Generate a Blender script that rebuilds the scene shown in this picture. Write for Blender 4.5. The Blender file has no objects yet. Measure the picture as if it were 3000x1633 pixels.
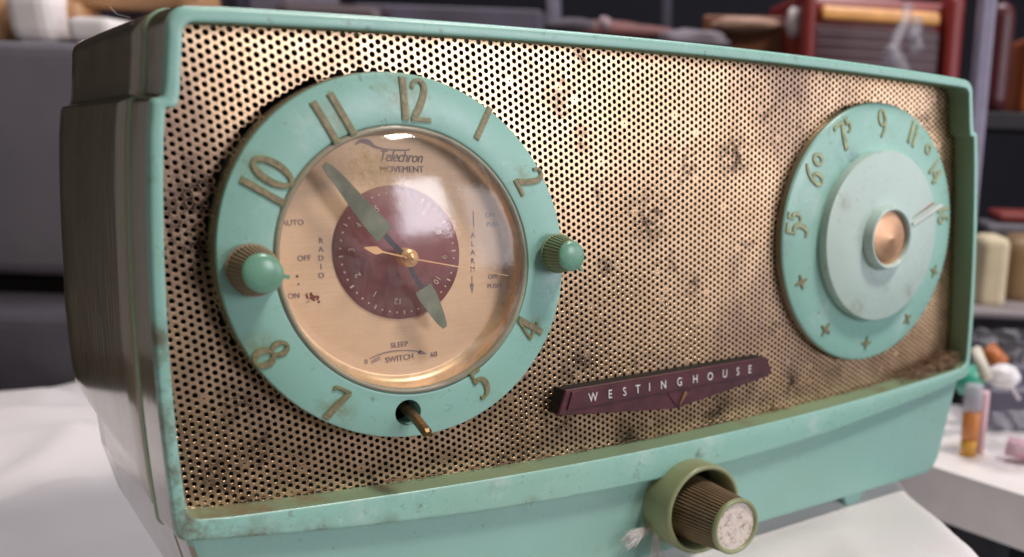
import bpy, math, random
import numpy as np
from mathutils import Vector, Matrix, noise
random.seed(7)
rng = np.random.default_rng(11)
S = 0.001                      # everything below is modelled in millimetres
scene = bpy.context.scene
COL = scene.collection

# ------------------------------------------------------------------ camera
CAM = np.array([-206.81, -258.997, 42.102])
YAW, PITCH, ROLL, FPX, PX, PY = 0.763, -0.346, 0.034, 3034.287, 770.672, 667.629
def cam_axes():
    cy, sy = math.cos(YAW), math.sin(YAW); cp, sp = math.cos(PITCH), math.sin(PITCH)
    fw = np.array([sy*cp, cy*cp, sp]); r = np.array([cy, -sy, 0.0]); u = np.cross(r, fw)
    cr, sr = math.cos(ROLL), math.sin(ROLL)
    return cr*r+sr*u, -sr*r+cr*u, fw
RT, UP, FW = cam_axes()
cd = bpy.data.cameras.new("camera"); cam = bpy.data.objects.new("camera", cd); COL.objects.link(cam)
M = Matrix(((RT[0], UP[0], -FW[0], CAM[0]*S), (RT[1], UP[1], -FW[1], CAM[1]*S), (RT[2], UP[2], -FW[2], CAM[2]*S), (0, 0, 0, 1)))
cam.matrix_world = M
cd.sensor_width = 36.0; cd.sensor_fit = 'HORIZONTAL'
cd.lens = FPX/3000.0*36.0
cd.shift_x = -PX/3000.0; cd.shift_y = PY/3000.0
cd.clip_start = 0.01; cd.clip_end = 50.0
cd.dof.use_dof = True; cd.dof.focus_distance = 0.287; cd.dof.aperture_fstop = 11.5
scene.camera = cam
def ray(u, v):
    return FW + RT*(u-1500-PX)/FPX - UP*(v-816.5-PY)/FPX
def at(u, v, d): return CAM + ray(u, v)*d          # photo pixel (3000 wide) at depth d -> point in mm
def on_z(u, v, z): r = ray(u, v); return CAM + r*((z-CAM[2])/r[2])

# ------------------------------------------------------------------ light
w = bpy.data.worlds.new("World"); scene.world = w; w.use_nodes = True
bg = w.node_tree.nodes["Background"]; bg.inputs[0].default_value = (1.0, 0.92, 0.86, 1); bg.inputs[1].default_value = 0.12
def area(name, loc, target, sx, sy, power, col):
    l = bpy.data.lights.new(name, 'AREA'); l.shape = 'RECTANGLE'; l.size = sx; l.size_y = sy
    l.energy = power; l.color = col
    o = bpy.data.objects.new(name, l); COL.objects.link(o); o.location = Vector(loc)
    o.rotation_euler = (Vector(target)-Vector(loc)).to_track_quat('-Z', 'Y').to_euler(); return o
area("ceiling_lamp", (0.27, -0.45, 0.82), (0, 0, 0), 0.20, 0.16, 7.3, (1.0, 0.93, 0.85))
area("window_light", (0.53, -1.22, 0.24), (0, 0, 0.0), 0.36, 0.42, 5.2, (0.92, 0.91, 1.0))
area("far_wall_fill", (1.08, -0.82, 0.10), (0, 0, 0.0), 0.70, 0.60, 3.3, (0.93, 0.91, 1.0))  # added wide dim fill, in place of a pale far wall
area("back_lamp", (0.25, 1.10, 0.95), (0.0, 0.2, 0), 0.5, 0.3, 3.5, (1.0, 0.93, 0.9))
area("background_fill", (0.55, 0.35, 1.15), (0.62, 0.75, 0.0), 0.5, 0.5, 9.5, (0.93, 0.90, 1.0))  # added fill aimed at the background things to brighten them
scene.view_settings.view_transform = 'Standard'; scene.view_settings.look = 'None'
scene.view_settings.exposure = 0.0; scene.view_settings.gamma = 1.0

# ------------------------------------------------------------------ materials
class NT:
    def __init__(s, name):
        s.m = bpy.data.materials.new(name); s.m.use_nodes = True; s.t = s.m.node_tree
        s.b = s.t.nodes["Principled BSDF"]; s.out = s.t.nodes["Material Output"]
        s.tc = s.t.nodes.new('ShaderNodeTexCoord')
    def n(s, typ, **k):
        x = s.t.nodes.new(typ)
        for a, b in k.items(): setattr(x, a, b)
        return x
    def l(s, a, b): s.t.links.new(a, b)
    def noise(s, scale, detail=4, rough=.6, stretch=None, dist=0.0):
        x = s.n('ShaderNodeTexNoise'); x.inputs['Scale'].default_value = scale
        x.inputs['Detail'].default_value = detail; x.inputs['Roughness'].default_value = rough
        x.inputs['Distortion'].default_value = dist
        mp = s.n('ShaderNodeMapping'); s.l(s.tc.outputs['Object'], mp.inputs[0])
        if stretch: mp.inputs['Scale'].default_value = stretch
        mp.inputs['Location'].default_value = (random.random()*3, random.random()*3, random.random()*3)
        s.l(mp.outputs[0], x.inputs['Vector']); return x.outputs['Fac']
    def ramp(s, fac, a, b, va=0.0, vb=1.0):
        x = s.n('ShaderNodeMapRange'); x.clamp = True
        x.inputs['From Min'].default_value = a; x.inputs['From Max'].default_value = b
        x.inputs['To Min'].default_value = va; x.inputs['To Max'].default_value = vb
        s.l(fac, x.inputs['Value']); return x.outputs[0]
    def mix(s, fac, a, b):
        x = s.n('ShaderNodeMix', data_type='RGBA')
        if isinstance(fac, float): x.inputs[0].default_value = fac
        else: s.l(fac, x.inputs[0])
        for i, c in ((6, a), (7, b)):
            if isinstance(c, tuple): x.inputs[i].default_value = (*c, 1)
            else: s.l(c, x.inputs[i])
        return x.outputs[2]
    def mul(s, a, b):
        x = s.n('ShaderNodeMath', operation='MULTIPLY'); s.l(a, x.inputs[0])
        if isinstance(b, float): x.inputs[1].default_value = b
        else: s.l(b, x.inputs[1])
        return x.outputs[0]
    def add(s, a, b):
        x = s.n('ShaderNodeMath', operation='ADD'); x.use_clamp = True; s.l(a, x.inputs[0]); s.l(b, x.inputs[1]); return x.outputs[0]
    def bump(s, fac, strength, dist=0.0003):
        x = s.n('ShaderNodeBump'); x.inputs['Strength'].default_value = strength; x.inputs['Distance'].default_value = dist
        s.l(fac, x.inputs['Height']); s.l(x.outputs[0], s.b.inputs['Normal'])
    def set(s, **k):
        for a, v in k.items():
            i = s.b.inputs[a.replace('_', ' ')]
            if isinstance(v, (float, int)): i.default_value = v
            elif isinstance(v, tuple): i.default_value = (*v, 1)
            else: s.l(v, i)
        return s

GREEN = (0.278, 0.518, 0.450)
def plastic(name, base=GREEN, rough=(.22, .42), speck=.5, haze=.35, dirt=0.0, dirtcol=(.11, .085, .05), dirtscale=30, stretch=None):
    t = NT(name)
    c = t.mix(t.ramp(t.noise(14, 5, .65), .35, .7), base, tuple(min(1, x*1.10) for x in base))
    hz = t.mul(t.ramp(t.noise(38, 9, .8, (1, 1, .6), 1.2), .56, .74), haze)             # pale scuffs
    c = t.mix(hz, c, (.62, .74, .72))
    sp = t.mul(t.ramp(t.noise(420, 3, .5), .66, .73), speck)                             # dark specks
    c = t.mix(sp, c, (.16, .19, .12))
    yl = t.ramp(t.noise(9, 3, .6), .45, .72, 0, .30)
    c = t.mix(yl, c, tuple(a*b for a, b in zip(base, (1.05, .90, .74))))
    for sc_, col_, am in ((34, (.62, .74, .71), .45), (52, (.13, .16, .10), .55), (90, (.55, .68, .64), .4)):
        ln = t.n('ShaderNodeMath', operation='SUBTRACT'); t.l(t.noise(sc_, 2, .5, (1, 1, 2.2), 2.5), ln.inputs[0]); ln.inputs[1].default_value = .5
        ab = t.n('ShaderNodeMath', operation='ABSOLUTE'); t.l(ln.outputs[0], ab.inputs[0])
        line = t.ramp(ab.outputs[0], .0015, .005, 1, 0)
        c = t.mix(t.mul(t.mul(line, t.ramp(t.noise(26, 4, .6), .54, .62)), am*speck*1.6), c, col_)
    gr = t.ramp(t.noise(60, 6, .7), .58, .74, 0.0, .6*speck)
    c = t.mix(gr, c, (.20, .26, .15))
    if dirt > 0:
        d = t.ramp(t.noise(dirtscale, 8, .7, stretch), .30, .62, dirt*.55, dirt)
        c = t.mix(d, c, dirtcol)
    r = t.ramp(t.noise(55, 8, .75), .3, .75, rough[0], rough[1])
    t.set(Base_Color=c, Roughness=r, IOR=1.52)
    t.bump(t.noise(300, 5, .6), .05)
    return t.m
M_GREEN = plastic("green_plastic")
def add_spots(mat, spots, col, y, sc=110, amt=.9, lo=.42, hi=.60):
    t = NT.__new__(NT); t.m = mat; t.t = mat.node_tree; t.b = t.t.nodes["Principled BSDF"]; t.tc = t.t.nodes.new('ShaderNodeTexCoord')
    src = t.b.inputs['Base Color'].links[0].from_socket; tot = None
    for (a, b, r) in spots:
        vm = t.n('ShaderNodeVectorMath', operation='DISTANCE'); vm.inputs[1].default_value = (a*S, (y-50)*S, (b+102.6)*S); t.l(t.tc.outputs['Object'], vm.inputs[0])
        f = t.ramp(vm.outputs['Value'], r*S*.2, r*S*1.4, 1, 0); tot = f if tot is None else t.add(tot, f)
    t.l(t.mix(t.mul(t.mul(tot, t.ramp(t.noise(sc, 7, .75), lo, hi)), amt), src, col), t.b.inputs['Base Color'])
add_spots(M_GREEN, [(-150.5, -5, 5), (-151.5, -15, 6), (-152.5, -26, 6), (-153, -38, 6), (-152.5, -48, 7), (-148, -54.5, 7), (-136, -57, 6), (-122, -59, 5), (-104, -61, 4), (-60, -66, 4)], (.13, .10, .055), 0)
add_spots(M_GREEN, [(-108, -55, 4), (-70, -56.5, 4), (-20, -58, 5), (10, -57, 5), (60, -58, 4), (-149, 40, 5), (-141, 58, 4)], (.60, .70, .66), 0, 150, .6)
add_spots(M_GREEN, [(-20, -61, 3.5), (4, -61, 3), (-93, -58, 2.5), (-148, 30, 3), (-143, 50, 2.5), (40, 63.5, 4), (-92, -61.5, 2)], (.10, .10, .06), 0, 260, .8, .5, .62)
M_RING = plastic("green_ring_plastic", haze=.25, speck=.5)
M_APRON = plastic("green_apron_plastic", base=(0.26, 0.465, 0.415), rough=(.35, .5), haze=.12, speck=.35)
M_LEDGE = plastic("grimy_green_ledge", base=(.21, .345, .215), rough=(.5, .7), dirt=.3, dirtcol=(.20, .17, .09), dirtscale=28, haze=.0)
for _y in (3, 7): add_spots(M_LEDGE, [(-142, -50, 8), (-132, -51, 8), (-120, -52.5, 6), (-100, -53.5, 4), (-60, -55, 3), (-20, -55.5, 4), (30, -55.5, 3), (100, -53, 4), (125, -51, 7), (140, -50, 9)], (.20, .12, .065), _y, 90, .75, .44, .62)
M_CASE = plastic("grimy_shaded_case", base=(.12, .15, .095), rough=(.12, .3), speck=.3, haze=.0, dirt=.95, dirtcol=(.30, .23, .14), dirtscale=25, stretch=(2.2, 2.2, .35))  # brown dust film; the green is also darkened for the poorly lit sides
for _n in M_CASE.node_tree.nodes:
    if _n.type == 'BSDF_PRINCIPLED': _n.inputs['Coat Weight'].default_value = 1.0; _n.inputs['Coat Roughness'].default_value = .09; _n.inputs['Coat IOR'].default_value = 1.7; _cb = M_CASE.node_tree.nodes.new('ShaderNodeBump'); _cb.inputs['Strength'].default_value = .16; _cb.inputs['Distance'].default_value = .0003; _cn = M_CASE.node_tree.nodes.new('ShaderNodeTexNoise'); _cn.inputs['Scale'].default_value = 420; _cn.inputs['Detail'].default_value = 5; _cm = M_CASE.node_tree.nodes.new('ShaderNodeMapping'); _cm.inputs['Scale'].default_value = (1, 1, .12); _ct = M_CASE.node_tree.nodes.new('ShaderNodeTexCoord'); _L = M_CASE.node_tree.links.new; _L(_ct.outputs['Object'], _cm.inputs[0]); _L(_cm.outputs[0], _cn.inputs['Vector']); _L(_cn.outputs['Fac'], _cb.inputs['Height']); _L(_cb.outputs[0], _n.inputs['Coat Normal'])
M_WORN = plastic("worn_green_edge", base=(.30, .46, .31), rough=(.3, .5), haze=.3)
add_spots(M_RING, [(-90, 50, 5), (-86, 46, 5), (-124, 30, 4), (-128, -10, 4), (-112, -28, 5), (-104, 42, 4), (-56, 28, 4), (-53, -12, 3)], (.22, .24, .12), 3, 180, .75)
add_spots(M_RING, [(-118, 18, 7), (-110, 40, 5), (-46, -2, 6), (-44, 2, 5), (60, 20, 6), (65, -20, 6), (112, -28, 6), (118, 22, 5)], (.62, .74, .74), 3, 120, .6)
add_spots(M_RING, [(74, 35, 5), (78, 32, 4), (112, 30, 4), (46, 6, 4)], (.16, .22, .27), 4, 150, .7)
M_DISC = plastic("pale_dial_disc", base=(.47, .60, .56), rough=(.22, .40), haze=.35, speck=.35)
M_CAP = plastic("knob_cap_green", base=(.20, .50, .36), rough=(.18, .42), dirt=.42, dirtscale=130, dirtcol=(.10, .10, .06), haze=.15)
add_spots(M_DISC, [(95, -12, 2.2), (70, 20, 3), (108, -14, 3), (80, -18, 4)], (.25, .22, .15), .3, 200, .6)
M_OLIVE = plastic("yellowed_olive_plastic", base=(.275, .315, .165), rough=(.28, .45), haze=.2, dirt=.15)
M_KNURL_D = plastic("dirty_knurl", base=(.42, .31, .19), rough=(.5, .7), dirt=.65, dirtcol=(.13, .08, .045), dirtscale=110)
M_KNURL_G = plastic("green_knurl", base=(.22, .30, .16), rough=(.35, .5), dirt=.2)

def simple(name, col, rough=.5, metal=0.0, var=.15, scale=60, bump=0.0, **k):
    t = NT(name)
    c = t.mix(t.ramp(t.noise(scale, 6, .65), .3, .7), tuple(x*(1-var) for x in col), tuple(min(1, x*(1+var)) for x in col))
    t.set(Base_Color=c, Roughness=rough, Metallic=metal, **k)
    if bump: t.bump(t.noise(scale*6, 4, .6), bump)
    return t.m
M_BLACK = simple("dark_interior", (.008, .006, .005), .8)
M_GROOVE = simple("groove_grime", (.02, .015, .01), .6)

def brass():
    t = NT("tarnished_brass_grille")
    c = t.mix(t.ramp(t.noise(28, 5, .6), .35, .7), (.64, .43, .262), (.81, .57, .37))
    st = t.ramp(t.noise(17, 6, .68, (1, 1, .55)), .50, .66)
    c = t.mix(t.mul(st, .75), c, (.20, .13, .13))
    st2 = t.ramp(t.noise(62, 6, .75, None, .6), .60, .69)
    c = t.mix(t.mul(st2, .85), c, (.06, .035, .04))
    geo = t.tc.outputs['Object']; tot = None
    for (sx_, sz_, sr_) in [(-31.7, 38.9, 4), (-31.4, 60.1, 3), (-24.5, 2.9, 3.5), (8.7, -5.2, 4), (46.5, -22.6, 4), (-36.0, -27.7, 7), (-42.7, -42.8, 7), (-52.9, -56.2, 8), (-17.4, -53.8, 8), (20.3, -49.3, 8), (56.4, -44.4, 6), (-109.6, 31.5, 8), (-62.0, -53.4, 5), (120.3, 46.2, 7), (-8.3, 16.0, 9), (-133.1, 25.5, 9), (44.7, -51.7, 5), (-137.5, 15.1, 10), (-133.5, -25.7, 7), (26.2, 34.3, 8)]:
        vm = t.n('ShaderNodeVectorMath', operation='DISTANCE'); vm.inputs[1].default_value = (sx_*S, (9.5-50)*S, (sz_+102.6)*S); t.l(geo, vm.inputs[0])
        f_ = t.ramp(vm.outputs['Value'], sr_*S*.15, sr_*S*1.25, 1, 0)
        tot = f_ if tot is None else t.add(tot, f_)
    blot = t.mul(tot, t.ramp(t.noise(190, 8, .8), .46, .55))
    c = t.mix(t.mul(blot, .97), c, (.022, .012, .016))
    r = t.ramp(t.noise(130, 5, .6), .3, .7, .24, .36)
    r2 = t.n('ShaderNodeMath', operation='ADD'); t.l(r, r2.inputs[0]); t.l(t.mul(st, .12), r2.inputs[1])
    t.set(Base_Color=c, Metallic=.97, Roughness=r2.outputs[0])
    t.bump(t.noise(900, 4, .6), .12)
    return t.m
M_BRASS = brass()
M_HOLE = simple('dark_hole_edge', (.03, .02, .012), .6, .2)
M_HALO = simple('shaded_hole_rim', (.52, .36, .21), .40, .9, .3, 60)  # flat ring painted browner, as the shaded rim of a dimple
def goldface():
    t = NT("brushed_copper_gold_face")
    c = t.mix(t.ramp(t.noise(2600, 2, .5, (.02, 1, 1)), .3, .7), (.78, .52, .31), (.83, .57, .36))
    c = t.mix(t.ramp(t.noise(60, 7, .75), .60, .74, 0, .35), c, (.30, .17, .10))
    c = t.mix(t.ramp(t.noise(240, 5, .7), .70, .76, 0, .7), c, (.22, .05, .02))
    t.set(Base_Color=c, Metallic=.15, Roughness=.38); return t.m
M_GOLD = goldface()
M_PAN = simple("tarnished_gold_wall", (.74, .50, .28), .34, .4, .35, 80)
M_LIP = simple("yellowed_lens_lip", (.34, .30, .21), .25, 0, .3, 60)
M_MAROONDISC = simple("faded_maroon_disc", (.25, .08, .085), .42, .0, .22, 90)
M_MAROON = simple("maroon_badge_plastic", (.075, .018, .026), .42, .0, .4, 160, .12)
M_LETTER = simple("white_letter_paint", (.72, .70, .68), .45, 0, .1, 200)
M_PRINT = simple("faded_grey_print", (.30, .21, .22), .5, 0, .2, 300)
M_PRINTP = simple("pale_cream_print", (.60, .48, .36), .5, 0, .2, 300)
M_RUST = simple("rust_spot", (.20, .035, .01), .8, 0, .5, 600)
M_NUMF = simple("gold_brown_numeral_paint", (.27, .22, .13), .5, .15, .4, 900, .15)
M_NUMR = simple("olive_numeral_edge", (.20, .25, .10), .40, 0, .25, 300)
M_LUME = simple("aged_lume_paint", (.185, .205, .15), .6, 0, .45, 110)
M_STEM = simple("dark_hand_stem", (.04, .04, .055), .45, .1)  # dark bluish stems of the hour and minute hands
M_HAND = simple("gold_hand", (.85, .50, .24), .35, .35)
M_BRONZE = simple("dark_bronze_lever", (.16, .095, .04), .32, .8, .5, 150)
M_CONE = simple("gold_cone", (.56, .33, .20), .42, .8, .3, 60)
M_COPPER = simple("worn_copper_wedge", (.34, .17, .09), .4, .5)
M_WHITEPL = simple("white_plastic_wedge", (.60, .64, .60), .35)
def capface():
    t = NT("peeling_white_cap")
    f = t.ramp(t.noise(420, 6, .8, None, .2), .52, .64)
    c = t.mix(f, (.68, .60, .55), (.22, .145, .06))
    t.set(Base_Color=c, Roughness=.6); t.bump(t.noise(350, 6, .7), .5, .0006); return t.m
M_CAPFACE = capface()
M_DUST = simple("brown_dust_felt", (.26, .16, .10), .95, 0, .4, 500, .9)
M_STRING = simple("white_cotton_fibre", (.75, .72, .70), .9, 0, .1, 300)
M_HAIR = simple("pale_hair", (.6, .58, .55), .5)

def lens_mat():
    t = NT("scratched_clear_lens")
    tr = t.n('ShaderNodeBsdfTransparent'); tr.inputs[0].default_value = (.995, .985, .975, 1)
    gl = t.n('ShaderNodeBsdfGlossy'); gl.inputs['Roughness'].default_value = .07
    df = t.n('ShaderNodeBsdfDiffuse'); df.inputs[0].default_value = (.8, .74, .74, 1)
    fr0 = t.n('ShaderNodeFresnel'); fr0.inputs['IOR'].default_value = 1.68; ge = t.n('ShaderNodeNewGeometry'); fr = t.n('ShaderNodeMath', operation='MULTIPLY'); om = t.n('ShaderNodeMath', operation='SUBTRACT'); om.inputs[0].default_value = 1; t.l(ge.outputs['Backfacing'], om.inputs[1]); t.l(fr0.outputs[0], fr.inputs[0]); t.l(om.outputs[0], fr.inputs[1])
    sc = t.ramp(t.noise(120, 9, .8, (1, 1, .6), 1.5), .46, .72, .03, .17)
    m1 = t.n('ShaderNodeMixShader'); m2 = t.n('ShaderNodeMixShader')
    t.l(sc, m1.inputs[0]); t.l(tr.outputs[0], m1.inputs[1]); t.l(df.outputs[0], m1.inputs[2])
    t.l(fr.outputs[0], m2.inputs[0]); t.l(m1.outputs[0], m2.inputs[1]); t.l(gl.outputs[0], m2.inputs[2])
    bp = t.n('ShaderNodeBump'); bp.inputs['Strength'].default_value = .10; bp.inputs['Distance'].default_value = .0004
    t.l(t.noise(260, 6, .7), bp.inputs['Height']); t.l(bp.outputs[0], gl.inputs['Normal'])
    t.l(m2.outputs[0], t.out.inputs['Surface']); return t.m
M_LENS = lens_mat()
def clear_mat(name, tint, haze=.15):
    t = NT(name)
    tr = t.n('ShaderNodeBsdfTransparent'); tr.inputs[0].default_value = (*tint, 1)
    gl = t.n('ShaderNodeBsdfGlossy'); gl.inputs['Roughness'].default_value = .5
    df = t.n('ShaderNodeBsdfDiffuse'); df.inputs[0].default_value = (.75, .74, .80, 1)
    lw = t.n('ShaderNodeMath'); lw.inputs[0].default_value = .03; lw.inputs[1].default_value = .02
    m1 = t.n('ShaderNodeMixShader'); m1.inputs[0].default_value = haze
    m2 = t.n('ShaderNodeMixShader')
    t.l(tr.outputs[0], m1.inputs[1]); t.l(df.outputs[0], m1.inputs[2])
    t.l(lw.outputs[0], m2.inputs[0]); t.l(m1.outputs[0], m2.inputs[1]); t.l(gl.outputs[0], m2.inputs[2])
    t.l(m2.outputs[0], t.out.inputs['Surface']); return t.m

# ------------------------------------------------------------------ helpers
def link(name, me, mat, parent=None, smooth=True, mats=None):
    if smooth is not None and len(me.polygons):
        me.polygons.foreach_set('use_smooth', [bool(smooth)]*len(me.polygons))
    o = bpy.data.objects.new(name, me); COL.objects.link(o)
    for m_ in (mats or [mat]): me.materials.append(m_)
    if parent is not None: o.parent = parent
    return o
def mesh(name, V, F, mat, parent=None, smooth=True, mats=None, mi=None, sharp=None):
    me = bpy.data.meshes.new(name)
    V = np.asarray(V, float)*S
    org = None
    if parent is None:
        org = V.mean(0).copy(); org[2] = V[:, 2].min(); V = V-org
    else:
        V = V-np.array(WORLD.get(parent.name, (0, 0, 0)))
    me.from_pydata([tuple(v) for v in V], [], [tuple(int(i) for i in f) for f in F]); 
    o = link(name, me, mat, parent, smooth, mats)
    if mi is not None: me.polygons.foreach_set('material_index', list(mi))
    me.update()
    if sharp is not None and smooth:
        try: me.set_sharp_from_angle(angle=math.radians(sharp))
        except Exception: pass
    if org is not None: o.location = org
    WORLD[o.name] = tuple(org) if org is not None else WORLD.get(parent.name, (0, 0, 0))
    return o
WORLD = {}
def empty(name, loc):
    o = bpy.data.objects.new(name, None); COL.objects.link(o); o.location = [c*S for c in loc]; o.empty_display_size = .02
    WORLD[o.name] = tuple(c*S for c in loc); return o
def tag(o, label=None, cat=None, group=None, kind=None):
    for k, v in (('label', label), ('category', cat), ('group', group), ('kind', kind)):
        if v: o[k] = v
    return o
def bridge(n, a, b, closed=True):
    R = range(n if closed else n-1)
    return [(a+i, a+(i+1) % n, b+(i+1) % n, b+i) for i in R]
def lathe(prof, c, seg=96, rib=0, ribd=0.0, ribr=None, capa=True, capb=True):
    """prof: (radius, y) pairs, revolved about the y axis through c=(x,z)."""
    V, F = [], []
    for k, (r, y) in enumerate(prof):
        for i in range(seg):
            a = 2*math.pi*i/seg; rr = r
            if rib and ribr and ribr[0] <= k <= ribr[1]: rr = r-(ribd if (i*rib*2//seg) % 2 else 0)
            V.append((c[0]+rr*math.cos(a), y, c[1]+rr*math.sin(a)))
    for k in range(len(prof)-1): F += bridge(seg, k*seg, (k+1)*seg)
    if capa: F.append(tuple(range(seg))[::-1])
    if capb: F.append(tuple(range((len(prof)-1)*seg, len(prof)*seg)))
    return V, F
def tube(pts, rad, seg=8):
    P = [np.array(p, float) for p in pts]; V, F = [], []
    for k, p in enumerate(P):
        d = P[min(k+1, len(P)-1)]-P[max(k-1, 0)]; d /= np.linalg.norm(d)+1e-9
        h = np.array([0, 0, 1.]) if abs(d[2]) < .9 else np.array([1., 0, 0])
        a = np.cross(d, h); a /= np.linalg.norm(a); b = np.cross(d, a)
        r = rad[k] if hasattr(rad, '__len__') else rad
        for i in range(seg):
            t = 2*math.pi*i/seg; V.append(tuple(p+r*(a*math.cos(t)+b*math.sin(t))))
    for k in range(len(P)-1): F += bridge(seg, k*seg, (k+1)*seg)
    F.append(tuple(range(seg))[::-1]); F.append(tuple(range((len(P)-1)*seg, len(P)*seg)))
    return V, F
def merge(*parts):
    V, F = [], []
    for v, f in parts:
        n = len(V); V += list(v); F += [tuple(i+n for i in q) for q in f]
    return V, F
def catmull(P, n=8):
    P = [np.array(p, float) for p in P]; out = []
    for i in range(len(P)-1):
        p0, p1, p2, p3 = P[max(i-1, 0)], P[i], P[i+1], P[min(i+2, len(P)-1)]
        for k in range(n):
            t = k/n; out.append(.5*((2*p1)+(-p0+p2)*t+(2*p0-5*p1+4*p2-p3)*t*t+(-p0+3*p1-3*p2+p3)*t**3))
    out.append(P[-1]); return out
def box(p0, p1, bev=0):
    x0, y0, z0 = p0; x1, y1, z1 = p1
    V = [(x0, y0, z0), (x1, y0, z0), (x1, y1, z0), (x0, y1, z0), (x0, y0, z1), (x1, y0, z1), (x1, y1, z1), (x0, y1, z1)]
    F = [(0, 3, 2, 1), (4, 5, 6, 7), (0, 1, 5, 4), (1, 2, 6, 5), (2, 3, 7, 6), (3, 0, 4, 7)]
    return V, F
def bevel(o, wdt, seg=3):
    b = o.modifiers.new('bevel', 'BEVEL'); b.width = wdt*S; b.segments = seg; b.limit_method = 'ANGLE'; b.angle_limit = math.radians(40); return o

# ------------------------------------------------------------------ radio outlines
def xs(z): return 150-(3.215*(z/60)**2+6.086*z/60)
def outline(kind):
    """closed contour (x,z) with a fixed number of points so contours can be bridged"""
    if kind == 'outer':
        zt = lambda x: 66.24-3.52*(x/150)**2; zb = lambda x: -66.24+12.66*(x/150)**2
        dx, st, ux, rr = 0.0, 44.9, 2.71, (5.5, 1.6, 2.4, 3.0)
    else:
        zt = lambda x: 62.96-3.41*(x/150)**2; zb = lambda x: -55.12+6.56*(x/150)**2
        dx, st, ux, rr = 2.85, 43.1, 5.68, (3.2, 1.9, 0.9, 3.6)
    # half contour, right side from top centre clockwise
    Xu = xs(60)-ux; rt, rc, rs, rb = rr
    pts = []
    n = 26
    x_top = xs(zt(140))-ux
    for i in range(n): x = (x_top-rt)*i/n; pts.append((x, zt(x)))
    cz = zt(x_top)-rt; cx = xs(cz)-ux-rt
    for i in range(9):
        a = math.pi/2*(1-i/8); pts.append((cx+rt*math.cos(a), cz+rt*math.sin(a)))
    z0 = cz-.4; z1 = st+rc+.2
    for i in range(8): z = z0+(z1-z0)*(i+1)/9; pts.append((xs(z)-ux, z))
    # concave then convex arc of the step
    x_a = xs(st)-ux; x_b = xs(st)-dx; wdt = x_b-x_a
    rcc = min(rc, wdt*.45); rss = min(rs, wdt*.55)
    for i in range(5):
        a = math.pi+math.pi/2*i/4; pts.append((x_a+rcc+rcc*math.cos(a), st+rcc+rcc*math.sin(a)))
    for i in range(7):
        a = math.pi/2*(1-i/6); pts.append((x_b-rss+rss*math.cos(a), st-rss+rss*math.sin(a)))
    xb_ = xs(zb(150))-dx; zbc = zb(150)+rb
    for i in range(16): z = (st-rss)+(zbc-(st-rss))*(i+1)/17; pts.append((xs(z)-dx, z))
    cx = xs(zbc)-dx-rb
    for i in range(9):
        a = -math.pi/2*i/8; pts.append((cx+rb*math.cos(a), zbc+rb*math.sin(a)))
    for i in range(n): x = cx*(1-(i+1)/n); pts.append((x, zb(x)))
    right = pts[:-1]; 
    left = [(-x, z) for x, z in pts[1:-1]][::-1]
    return np.array(right+[pts[-1]]+left)
OUT, INN = outline('outer'), outline('inner')
N = len(OUT)
def loop(t, y, sx=1.0, sz=1.0, lift=0.0):
    p = (1-t)*OUT+t*INN
    V = []
    for x, z in p:
        z2 = z*sz
        if z < 0: z2 *= (1-lift)
        V.append((x*sx, y, z2))
    return V
WID = np.hypot(*(INN-OUT).T)
def loop_in(d, y, frm=0):
    """contour d mm inside the outer edge (frm=0) or d mm outside the inner edge (frm=1)"""
    t = d/WID if frm == 0 else 1-d/WID
    p = OUT+(INN-OUT)*t[:, None]
    return [(x, y, z) for x, z in p]
def loops(defs, closed_end=False):
    V, F = [], []
    for i, d in enumerate(defs):
        V += loop(*d)
        if i: F += bridge(N, (i-1)*N, i*N)
    if closed_end: F.append(tuple(range((len(defs)-1)*N, len(defs)*N))[::-1])
    return V, F

radio = empty('clock_radio', (0, 50, -102.6))
tag(radio, 'vintage sea-green plastic clock radio with perforated brass front, standing on white cloth', 'clock radio')

# front frame: band round the front, bead at the seam, face and inner reveal
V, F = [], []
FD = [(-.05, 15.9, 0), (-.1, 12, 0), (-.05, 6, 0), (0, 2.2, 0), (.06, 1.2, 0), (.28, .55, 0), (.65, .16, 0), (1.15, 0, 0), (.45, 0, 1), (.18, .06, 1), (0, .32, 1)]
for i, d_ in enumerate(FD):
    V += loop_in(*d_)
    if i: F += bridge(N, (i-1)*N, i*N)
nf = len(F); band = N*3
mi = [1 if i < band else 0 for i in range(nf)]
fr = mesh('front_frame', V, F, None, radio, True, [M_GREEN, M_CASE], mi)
V, F = loops([(1.0, .32), (1.01, 3.0), (1.02, 6), (1.03, 9.7), (1.04, 12)])
mesh('inner_ledge', V, F, M_LEDGE, radio)
V, F = loops([(.25, 18.4, 1, 1, .06), (.18, 17.2), (-.06, 17.0), (-.12, 16.6), (-.10, 16.0), (.02, 15.8)])
mesh('seam_bead', V, F, M_WORN, radio)
# rear shell
D = [(.25, 17.3), (.22, 18.2, 1, 1, .06), (.02, 18.7, 1, 1, .062), (-.06, 19.6, 1, 1, .065)]
for y in (30, 45, 60, 75, 90, 98): D.append((-.08, y, 1-.00013*(y-18), 1-.0006*(y-18), .0034*y))
D += [(.1, 103, .988, .945, .348), (.6, 105.5, .984, .93, .352)]
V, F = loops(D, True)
mesh('case', V, F, M_CASE, radio)

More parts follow.
